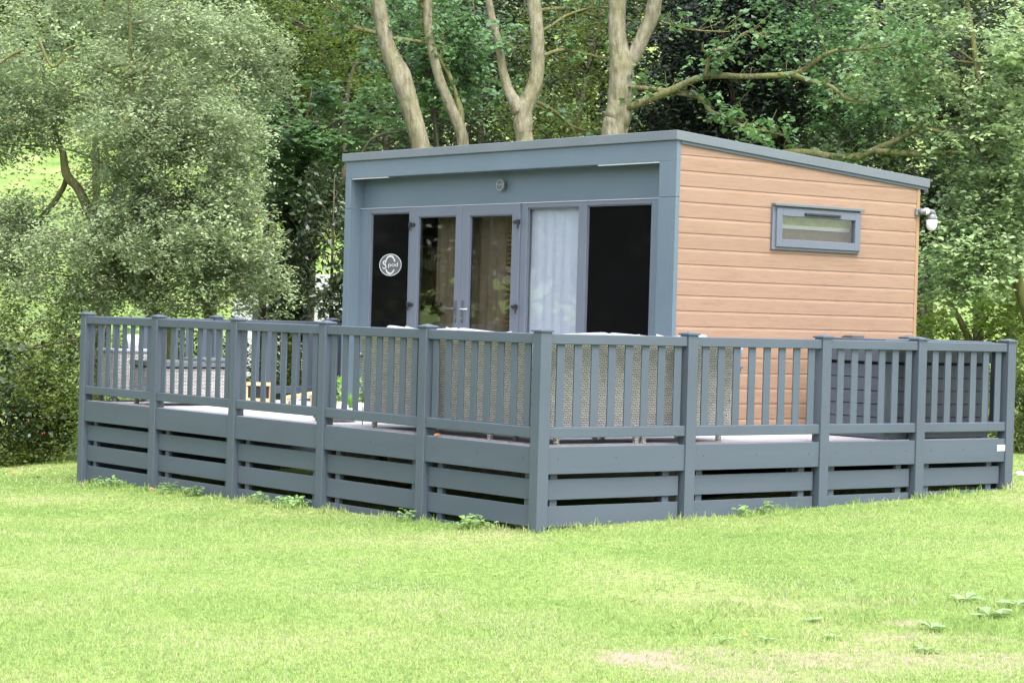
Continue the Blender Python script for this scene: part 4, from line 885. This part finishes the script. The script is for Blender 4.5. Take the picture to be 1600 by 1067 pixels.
#--FURNITURE--
# storage box on the right
bx0, bx1, by0, by1 = 4.665, 6.30, .16, 1.0
S = thing('storage_box', 'dark grey slatted storage box in the right corner of the deck', 'storage box', ((bx0+bx1)/2, .6, 0)); oS = tuple(S.location)
pz = [(.09+.1375*k, .09+.1375*k+.128) for k in range(5)]
mb = MB(oS)
for za, zb in pz: mb.box(bx0+.09, bx1-.09, by0+.008, by0+.03, za, zb)
mb.build('front_slats', M['shed'], S)
mb = MB(oS)
for za, zb in pz: mb.box(bx0+.008, bx0+.03, by0+.09, by1-.05, za, zb)
mb.build('end_slats', M['fencew'], S)
MB(oS).box(bx0+.035, bx1-.03, by0+.035, by1, .05, .80).build('dark_backing', M['blackgap'], S)  # near-black fill, stands in for the shade behind the slats
for x in (bx0, bx1-.09):
    MB(oS).box(x, x+.09, by0, by0+.09, 0, .78).build('corner_post', M['fence'], S, bevel=.004)
MB(oS).box(bx0, bx0+.09, by1-.05, by1, 0, .78).build('corner_post', M['fence'], S, bevel=.004)
MB(oS).box(bx0+.08, bx1-.08, by0+.002, by0+.04, .012, .085).box(bx0+.002, bx0+.04, by0+.08, by1-.05, .012, .085).build('plinth', M['fence'], S)
MB(oS).box(bx0-.015, bx1+.015, by0-.012, by1+.02, .80, 1.035).build('lid', M['fence'], S, bevel=.006)
o = MB((5.0, .9, 1.04)).box(4.83, 5.02, .8, .95, 1.037, 1.052).box(4.9, 5.09, .86, .99, 1.052, 1.06).build('folded_mat', M['dark'], None, bevel=.003); o.location = (5.0, .9, 1.04)
tag(o, 'flat dark grey folded item on the storage box lid', 'mat')
# crumpled clear packet under the box
c = on(2, .04, 1472, 684); o = MB(c).add([c+np.array(v) for v in [(-.07,0,.05),(.06,0,.06),(.1,.03,.02),(.01,0,-.035),(-.05,.03,.0),(.02,-.02,.03)]], [(0,5,1),(1,5,2),(2,5,3),(3,5,4),(4,5,0)]).build('plastic_packet', M['strip'], None); o.location = c
o.location.y = .11; tag(o, 'crumpled pale packet under the bottom rail of the last right bay', 'packet')

# rattan sofas
def quad_panel(mb, pts, th, nrm):
    n_ = np.array(nrm)*th; P = [np.array(p, float) for p in pts]
    mb.add(P+[p+n_ for p in P], [(0,1,2,3),(7,6,5,4),(0,4,5,1),(1,5,6,2),(2,6,7,3),(3,7,4,0)])
def sofa(label, axis, s0, s1, b0):
    o_ = ((s0+s1)/2, .6, 0) if axis == 'x' else (.6, (s0+s1)/2, 0)
    S = thing('rattan_sofa', label, 'sofa', o_, 'rattan sofas on the deck'); oS = o_
    def p(s, d, z): return (s, d, z) if axis == 'x' else (d, s, z)
    def bx(mb, a, b, d0, d1, z0, z1): return mb.box(a, b, d0, d1, z0, z1) if axis == 'x' else mb.box(d0, d1, a, b, z0, z1)
    # back flares outwards towards the top and at the open end
    mb = MB(oS)
    quad_panel(mb, [p(b0, .25, .10), p(s1-.06, .25, .10), p(s1+.03, .16, .955), p(b0, .16, .955)], .07, (0, 1, 0) if axis == 'x' else (1, 0, 0))
    mb.build('back', M['rattan'], S, bevel=.012)
    bx(MB(oS), s0, s1-.05, .32, .95, .12, .38).build('seat_base', M['rattan'], S, bevel=.012)
    mb = MB(oS); q = [p(s1-.09, .24, .1), p(s1-.09, .93, .1), p(s1+.05, .93, .72), p(s1+.05, .21, .72)]
    quad_panel(mb, q, .075, (1, 0, 0) if axis == 'x' else (0, 1, 0)); mb.build('arm', M['rattan'], S, bevel=.014)
    mb = MB(oS)
    quad_panel(mb, [p(s1+.035, .2, .72), p(s1+.035, .95, .72), p(s1+.04, .95, .745), p(s1+.04, .2, .745)], .1, (1, 0, 0) if axis == 'x' else (0, 1, 0)); mb.build('arm_cap', M['cushion'], S, bevel=.008)
    for s in (s0+.1, (s0+s1)/2-.05, (s0+s1)/2+.04, s1-.1):
        for d in (.26, .86): bx(MB(oS), s-.022, s+.022, d, d+.045, 0, .12).build('foot', M['rattan'], S, bevel=.006)
    n = 3; w = (s1-s0-.1)/n
    for k in range(n):
        bx(MB(oS), s0+k*w+.01, s0+(k+1)*w-.01, .33, .93, .385, .5).build('seat_cushion', M['cushion'], S, bevel=.03, seg=3)
        mb = MB(oS); quad_panel(mb, [p(s0+k*w+.015, .325, .505), p(s0+(k+1)*w-.015-(.16 if k == 2 else 0), .325, .505), p(s0+(k+1)*w-.03-(.16 if k == 2 else 0), .245, 1.042-.035*(k % 2)), p(s0+k*w+.03, .245, 1.012+.028*(k % 2))], .12, (0, 1, 0) if axis == 'x' else (1, 0, 0))
        mb.build('back_cushion', M['cushion'], S, bevel=.035, seg=3)
    return S
sofa('grey rattan sofa with its back to the right railing', 'x', .33, 2.56, .20)
sofa('grey rattan sofa with its back to the left railing', 'y', .99, 3.13, .34)
# scatter cushions leaning on the sofa backs, corners showing above the rail
def pillow(c, w, h, th, yaw, tilt, label):
    n = 12; vs = []; 
    for side in (1, -1):
        for i in range(n+1):
            for j in range(n+1):
                u, v = i/n*2-1, j/n*2-1
                prof = (max(0, (1-u**4))*max(0, (1-v**4)))**.5
                pin = 1 - .10*(1-abs(u)**1.5)*abs(v) ; pin2 = 1 - .10*(1-abs(v)**1.5)*abs(u)
                vs.append((u*w/2*pin2, side*th/2*prof, v*h/2*pin))
    fs = []
    for s in range(2):
        b = s*(n+1)**2
        for i in range(n):
            for j in range(n):
                a = b+i*(n+1)+j; q = (a, a+1, a+n+2, a+n+1); fs.append(q if s == 0 else q[::-1])
    me = bpy.data.meshes.new('scatter_cushion'); me.from_pydata(vs, [], fs); me.polygons.foreach_set('use_smooth', [True]*len(fs))
    o = obj('scatter_cushion', me, None, M['cushion']); o.location = c; o.rotation_euler = (R(tilt), R(rnd.uniform(-5, 5)), R(yaw)); tag(o, label, 'cushion', 'pale cushions along the sofa backs')
for (px, py, side, lab) in [(648, 503, 'y', 'pale cushion tip beside the second railing post left of the corner'), (712, 506, 'y', 'pale cushion whose flat top shows right behind the second left post'), (771, 509, 'y', 'pale pointed cushion halfway between the corner post and the next left post'), (872, 515, 'x', 'pale cushion tip just right of the near corner post'), (969, 513, 'x', 'pale pointed cushion midway along the first right bay'), (1049, 517, 'x', 'pale cushion tip left of the second right post'), (1128, 525, 'x', 'pale cushion edge in the second right bay')]:
    top = on(0, .36, px, py) if side == 'y' else on(1, .36, px, py)
    if px in (1128, ): top[2] -= .0
    pillow((top[0], top[1], top[2]-.25), .5, .41, .15, (90 if side == 'y' else 0)+rnd.uniform(-8, 8), 8 if side == 'x' else 8, lab)

# corner coffee table base not visible; far left: wicker box with white planter
c = (.45, 8.62, 0)
S = thing('rattan_side_unit', 'tall pale woven rattan unit at the far left end of the deck', 'side unit', c)
MB(c).box(.15, .80, 8.42, 8.82, .07, .60).build('woven_body', M['rattanw'], S, bevel=.01)
MB(c).box(.135, .815, 8.405, 8.835, .60, .635).build('top', M['cushion'], S, bevel=.008)
for x, y in ((.17, 8.44), (.74, 8.44), (.17, 8.76), (.74, 8.76)): MB(c).box(x, x+.04, y, y+.04, 0, .07).build('foot', M['bronze'], S)
c = on(1, 8.55, 208, 546); c[2] = .636
S = thing('plant_pot', 'white tapered pot with a small green plant on the pale rattan unit', 'plant pot', tuple(c))
MB().lathe((0, 0, 0), [(.001, 0), (.055, 0), (.085, .175), (.078, .175), (.07, .15), (.001, .15)], 18).build('pot', M['pot'], S, smooth=True)
npmesh('foliage', leafverts(np.array([0, 0, .2])+ell(50)*np.array([.06, .06, .08]), .07, .02, .2, -.6), 4, LM['pot'], S)
# rattan table with grey glass top
x0, x1, y0, y1 = .17, 1.33, 7.36, 8.06
c = ((x0+x1)/2, (y0+y1)/2, 0)
S = thing('rattan_table', 'low pale rattan table with a grey top near the left end of the deck', 'table', c)
MB(c).box(x0+.03, x1-.03, y0+.03, y1-.03, .09, .44).build('woven_body', M['rattanw'], S, bevel=.01)
MB(c).box(x0+.05, x1-.05, y0+.05, y1-.05, .44, .46).build('shadow_gap', M['black'], S)
MB(c).box(x0, x1, y0, y1, .46, .525).build('table_top', M['roof'], S, bevel=.008)
MB(c).box(x0+.62, x1+.02, y0-.01, y1-.1, .527, .56).build('raised_leaf', M['roof'], S, bevel=.006)
for x, y in ((x0+.05, y0+.05), (x1-.1, y0+.05), (x0+.05, y1-.1), (x1-.1, y1-.1)): MB(c).box(x, x+.045, y, y+.045, 0, .09).build('foot', M['bronze'], S)
# wooden framed low stool with dark panels
b = on(2, 0, 405, 636); c = (b[0], b[1], 0)
S = thing('wooden_stool', 'low pine-framed stool with dark panels on the deck left of the centre', 'stool', c)
e1 = RT; e2 = np.array([-RT[1], RT[0], 0])
def P_(a, b_, z): return np.array([a*e1[0]+b_*e2[0], a*e1[1]+b_*e2[1], z])
mb = MB(); mb.bar(P_(-.16, -.12, .275), P_(.17, -.12, .275), .05, .035); mb.bar(P_(-.16, .12, .275), P_(.17, .12, .275), .05, .035); mb.build('top_rail', M['pine'], S, bevel=.004)
for a in (-.15, .15):
    for b_ in (-.12, .12): MB().bar(P_(a, b_, 0), P_(a, b_, .26), .04, .04, (1, 0, 0)).build('leg', M['pine'], S, bevel=.003)
mb = MB(); mb.bar(P_(-.13, -.12, .09), P_(.13, -.12, .09), .03, .04); mb.build('stretcher', M['pine'], S)
mb = MB(); mb.bar(P_(-.13, -.115, .18), P_(.13, -.115, .18), .01, .13); mb.bar(P_(-.13, .115, .18), P_(.13, .115, .18), .01, .13); mb.build('panel', M['black'], S)
MB().bar(P_(-.16, 0, .28), P_(.17, 0, .28), .2, .02).build('seat', M['black'], S)
b = on(2, 0, 470, 642); c = (b[0], b[1], 0)
S = thing('wooden_footrest', 'low sloping pine footrest with a white pad beside the second left bay', 'footrest', c)
MB().bar(P_(-.19, -.1, .15), P_(.16, -.1, .215), .035, .035).bar(P_(-.19, .1, .15), P_(.16, .1, .215), .035, .035).build('side_rail', M['pine'], S, bevel=.004)
for a, z in ((-.16, .14), (.14, .2)):
    for b_ in (-.1, .1): MB().bar(P_(a, b_, 0), P_(a, b_, z), .035, .035, (1, 0, 0)).build('leg', M['pine'], S)
MB().bar(P_(-.18, 0, .125), P_(.15, 0, .18), .16, .04).build('pad', M['white'], S, bevel=.01)
# plants in small pots
def potplant(px, py, r, h, lab, kind):
    h += .02; r *= 1.05
    b = on(2, 0, px, py); c = (b[0], b[1], 0)
    S = thing('plant_pot', lab, 'plant pot', c, 'small potted plants on the deck')
    MB().lathe((0, 0, 0), [(.001, 0), (r*.75, 0), (r, h), (r*.9, h), (r*.85, h*.85), (.001, h*.85)], 16).build('pot', M['pot'], S, smooth=True)
    if kind == 'grass':
        V = []
        for k in range(46):
            a = rnd.random()*6.28; l = rnd.uniform(.12, .22); s = rnd.uniform(0, .05); t = np.array([math.cos(a)*s*1.2, math.sin(a)*s*1.2, l]); q = np.array([math.cos(a), math.sin(a), 0])*r*.5
            sd = np.array([-math.sin(a), math.cos(a), 0])*.006; b0 = q+np.array([0, 0, h*.85]); V.append([b0-sd, b0+sd, b0+t*.6+q*.2+sd*.7, b0+t+q*.5])
        npmesh('foliage', np.array(V), 4, LM['pot'], S)
    else:
        V = []; mb = MB()
        for k in range(3):
            a = rnd.random()*6.28; top = np.array([math.cos(a)*.05, math.sin(a)*.05, h+.26]); b0 = np.array([0, 0, h*.8]); mb.tube([b0, (b0+top)/2, top], [.004, .003, .002], 5)
            for t in np.linspace(.2, 1, 9): V.append(b0+(top-b0)*t)
        mb.build('stem', M['twig'], S)
        npmesh('foliage', leafverts(np.repeat(np.array(V), 2, 0), .08, .028, .4, .1), 4, LM['pot'], S)
potplant(529, 655, .035, .17, 'narrow white pot with a pale leafy sprig, leftmost of the pots', 'sprig')
potplant(549, 655, .04, .1, 'small white pot of spiky green leaves between two sprigs', 'grass')
potplant(566, 658, .06, .18, 'cream pot with a drooping variegated sprig beside the rattan sofa', 'sprig')
b = on(2, 0, 553, 661); c = (max(b[0], .34), b[1]+.35, 0)
S = thing('stone_trough', 'rough grey stone trough on the deck beside the rattan sofa', 'trough', c)
mb = MB(); pr_ = [(.001, 0), (.2, 0), (.235, .05), (.225, .1), (.19, .105), (.18, .07), (.001, .07)]
mb.lathe((0, 0, 0), pr_, 22); o = mb.build('bowl', M['stone'], S, smooth=True)
for v in o.data.vertices:
    k = 1+.08*math.sin(v.co.x*40)*math.cos(v.co.y*33); v.co.x *= k; v.co.y *= k
# solar stake light
c = on(0, .45, 568, 590)
S = thing('stake_light', 'thin dark stake with a small white bulb beside the sofa end', 'stake light', (c[0], c[1], 0))
q = on(0, .45, 562.7, 554)-np.array([c[0], c[1], 0])
MB().tube([(0, 0, 0), (0, 0, .4), tuple(q*.5+np.array([0, 0, .33])), tuple(q)], [.006, .006, .005, .004], 6).build('stake', M['twig'], S)
MB(-q).lathe((0, 0, 0), [(.001, -.016), (.014, -.01), (.018, 0), (.014, .01), (.001, .016)], 10).build('bulb', M['white'], S, smooth=True)

# caravan glimpsed behind the ivy tree
p0 = at(405, 500, 46); p1 = at(520, 500, 46); g0 = float(gz(p0[0], p0[1]))
cc = (p0+p1)/2; S = thing('caravan', 'white caravan side glimpsed in patches behind the ivy-covered trunk', 'caravan', (cc[0], cc[1], g0))
L_ = 2.6; e1 = RT; e2 = np.array([-RT[1], RT[0], 0])
prof_ = [(-1.3,.45),(1.25,.45),(1.35,1.2),(1.15,2.45),(.9,2.62),(-1.0,2.62),(-1.25,2.4),(-1.4,1.2)]
mb = MB(); vs = [P_(a, 0, z) for a, z in prof_]+[P_(a, 2.1, z) for a, z in prof_]; n = len(prof_)
mb.add(vs, [tuple(range(n)), tuple(range(2*n-1, n-1, -1))]+[(i, n+i, n+(i+1) % n, (i+1) % n) for i in range(n)]); mb.build('body', M['white_body'], S, bevel=.05)
w = MB(); w.bar(P_(-.9, -.01, 1.65), P_(.3, -.01, 1.65), .02, .5); w.build('window', M['dark'], S)
mb = MB()
for b_ in (-.02, 1.9): mb.tube([P_(0, b_, .33), P_(0, b_+.2, .33)], .33, 20)
mb.build('wheel', M['black'], S, smooth=True)

# ------------------------------------------------------------------ weeds, fallen leaves, stone
def weed(px, py, r, nl, ll, lab, grp=None, z=None, kind='clover'):
    if kind == 'clover': py += 5; ll *= .95; r *= 1.25
    b = on(2, -.8, px, py)
    for _ in range(6): b = on(2, float(gz(b[0], b[1])), px, py)
    if kind == 'clover':
        b = on(0, -.13, px, py-8) if px < 842 else on(1, -.12, px, py-8)
        b[2] = float(gz(b[0], b[1]))
    c = (b[0], b[1], float(gz(b[0], b[1])))
    if kind == 'clover':
        P = ell(max(1, int(nl*1.5)))*np.array([r, r*.8, .1]); P[:, 2] = np.abs(P[:, 2])+.03
        o = npmesh('weed_clump', leafverts(P, ll, ll*.85, .7, 0, 'hex'), 6, LM['weed'])
    else:
        V = []
        for k in range(nl):
            a = k/nl*6.28+rnd.uniform(-.8, .8); d = np.array([math.cos(a), math.sin(a), 0]); s = np.array([-d[1], d[0], 0]); L = ll*rnd.uniform(.45, 1.2); W = L*.58; lift = rnd.uniform(.1, .5)
            pts = [(0, .04), (.25, .5), (.55, 1), (.8, .75), (1, .03)]
            for (t0, w0), (t1, w1) in zip(pts[:-1], pts[1:]):
                zf = lambda t: L*lift*math.sin(t*2.4)*.7+.01
                V.append([d*L*t0-s*W*w0/2+np.array([0, 0, zf(t0)+.01]), d*L*t0+np.array([0, 0, zf(t0)]), d*L*t1+np.array([0, 0, zf(t1)]), d*L*t1-s*W*w1/2+np.array([0, 0, zf(t1)+.01])])
                V.append([d*L*t0+np.array([0, 0, zf(t0)]), d*L*t0+s*W*w0/2+np.array([0, 0, zf(t0)+.01]), d*L*t1+s*W*w1/2+np.array([0, 0, zf(t1)+.01]), d*L*t1+np.array([0, 0, zf(t1)])])
        o = npmesh('dock_plant', np.array(V), 4, LM['dock'])
    o.location = c; tag(o, lab, 'weed', grp); return o
wl_ = [(170, 748, .16, 40, .05, 'weed clump at the foot of the first left bay'), (262, 762, .15, 40, .05, 'weed clump just right of the second post from the left end'), (300, 765, .12, 30, .05, 'small weed clump under the second left bay'), (408, 768, .1, 20, .05, 'weed shoots right of the third post from the left end'), (455, 773, .17, 46, .055, 'leafy weed clump beside the middle post of the left run'), (742, 812, .16, 46, .06, 'leafy weed clump under the bay left of the corner post'), (635, 790, .08, 18, .05, 'weed shoots in the hole left of the second post from the corner'), (955, 783, .012, 1, .055, 'single weed leaf poking through the skirting right of the corner post'), (1160, 785, .07, 14, .055, 'weed leaves below the second right bay'), (1200, 787, .08, 18, .05, 'round weed leaves right of the middle of the second right bay')]
for a in wl_: weed(*a, grp='weeds along the foot of the railing')
for (px, py, nl, ll, lab) in [(1510, 940, 8, .17, 'largest broad-leaved dock at the right of the lawn'), (1545, 965, 7, .17, 'yellow-green dock just below the largest dock'), (1455, 985, 5, .13, 'dock with one pale upturned leaf by the bare soil'), (1590, 950, 7, .15, 'dock at the right edge of the photo'), (1270, 972, 5, .08, 'small dock left of the bare soil streak'), (1300, 1000, 5, .07, 'small dock above the bare soil streak'), (1200, 1003, 5, .07, 'small dock between two bare soil patches'), (1445, 1020, 6, .1, 'dock in the rough grass at the lower right'), (1130, 1005, 5, .07, 'small dock right of the bare soil patch')]:
    weed(px, py, 0, nl, ll, lab, 'dock weeds in the rough corner of the lawn', kind='dock')
def fallen(px, py, plane, lab, s=.05, mat='deadleaf'):
    b = on(2, -.8, px, py) if plane is None else np.array(plane)
    if plane is None:
        for _ in range(6): b = on(2, float(gz(b[0], b[1])), px, py)
        b[2] += .03
    a = rnd.random()*3; d = np.array([math.cos(a), math.sin(a), .1])*s; e = np.array([-math.sin(a), math.cos(a), .1])*s*.6
    V = np.array([[(-d), (-d*.3+e), (d*.4+e*.9+np.array([0,0,.01])), d+np.array([0,0,.012]), (d*.4-e*.9), (-d*.3-e)]])
    o = npmesh('fallen_leaf', V, 6, M[mat]); o.location = b; tag(o, lab, 'leaf')
fallen(238, 767, None, 'orange fallen leaf on the grass by the second left post', .05)
fallen(58, 746, None, 'brown fallen leaf on the grass at the far left', .07)
fallen(22, 741, None, 'small brown fallen leaf near the left edge', .05)
fallen(0, 0, (.035, 1.6, .02), 'bright orange leaf on the deck edge beside the second post left of the corner', .04)
fallen(1378, 970, None, 'brown curled leaf in the rough grass at the lower right', .025)
fallen(1165, 998, None, 'brown curled leaf above the bare soil', .025)
b = on(2, -.6, 1593, 752); b[2] = float(gz(b[0], b[1]))
o = MB().lathe((0, 0, 0), [(.001, -.02), (.045, 0), (.05, .025), (.03, .045), (.001, .05)], 9).build('white_stone', M['white'], None, smooth=False); o.location = b; tag(o, 'pale stone in the grass at the right edge', 'stone')

# ------------------------------------------------------------------ light and sky
SUN_EL, SUN_AZ = R(62), R(196)         # azimuth from +Y towards +X
w = bpy.data.worlds.new('World'); scene.world = w; w.use_nodes = True; nt = w.node_tree
bg = nt.nodes['Background']; sky = nt.nodes.new('ShaderNodeTexSky'); sky.sky_type = 'NISHITA'; sky.sun_disc = False
sky.sun_elevation = SUN_EL; sky.sun_rotation = SUN_AZ; sky.air_density = 1.0; sky.dust_density = 3.0; sky.ozone_density = 1.5
hs = nt.nodes.new('ShaderNodeHueSaturation'); hs.inputs['Saturation'].default_value = .45      # thin white cloud cover
nt.links.new(sky.outputs[0], hs.inputs['Color']); nt.links.new(hs.outputs[0], bg.inputs[0]); bg.inputs[1].default_value = .15
sd = bpy.data.lights.new('sun', 'SUN'); sd.energy = .6; sd.angle = R(30); sd.color = (1, .98, .95)
so = bpy.data.objects.new('sun', sd); COL.objects.link(so)
dirv = np.array([math.sin(SUN_AZ)*math.cos(SUN_EL), math.cos(SUN_AZ)*math.cos(SUN_EL), math.sin(SUN_EL)])
from mathutils import Vector, Matrix
so.rotation_euler = Vector(dirv).to_track_quat('Z', 'Y').to_euler(); so.location = (0, -10, 15)

cd = bpy.data.cameras.new('camera'); co = bpy.data.objects.new('camera', cd); COL.objects.link(co)
cr_, sr_ = math.cos(ROLL), math.sin(ROLL)
# roll: image x axis in world = RT*cos - UP*(-sin)...
xa = RT*cr_ + UP*sr_; ya_ = -RT*sr_ + UP*cr_
mw = Matrix(((xa[0], ya_[0], -FW[0], CAM[0]), (xa[1], ya_[1], -FW[1], CAM[1]), (xa[2], ya_[2], -FW[2], CAM[2]), (0, 0, 0, 1)))
co.matrix_world = mw
cd.sensor_width = 36; cd.lens = F/1600*36; cd.clip_end = 2000; cd.clip_start = .1
cd.dof.use_dof = False
scene.camera = co
scene.view_settings.view_transform = 'Standard'; scene.view_settings.look = 'None'
scene.view_settings.exposure = 2.4; scene.view_settings.gamma = 1
scene.render.film_transparent = False
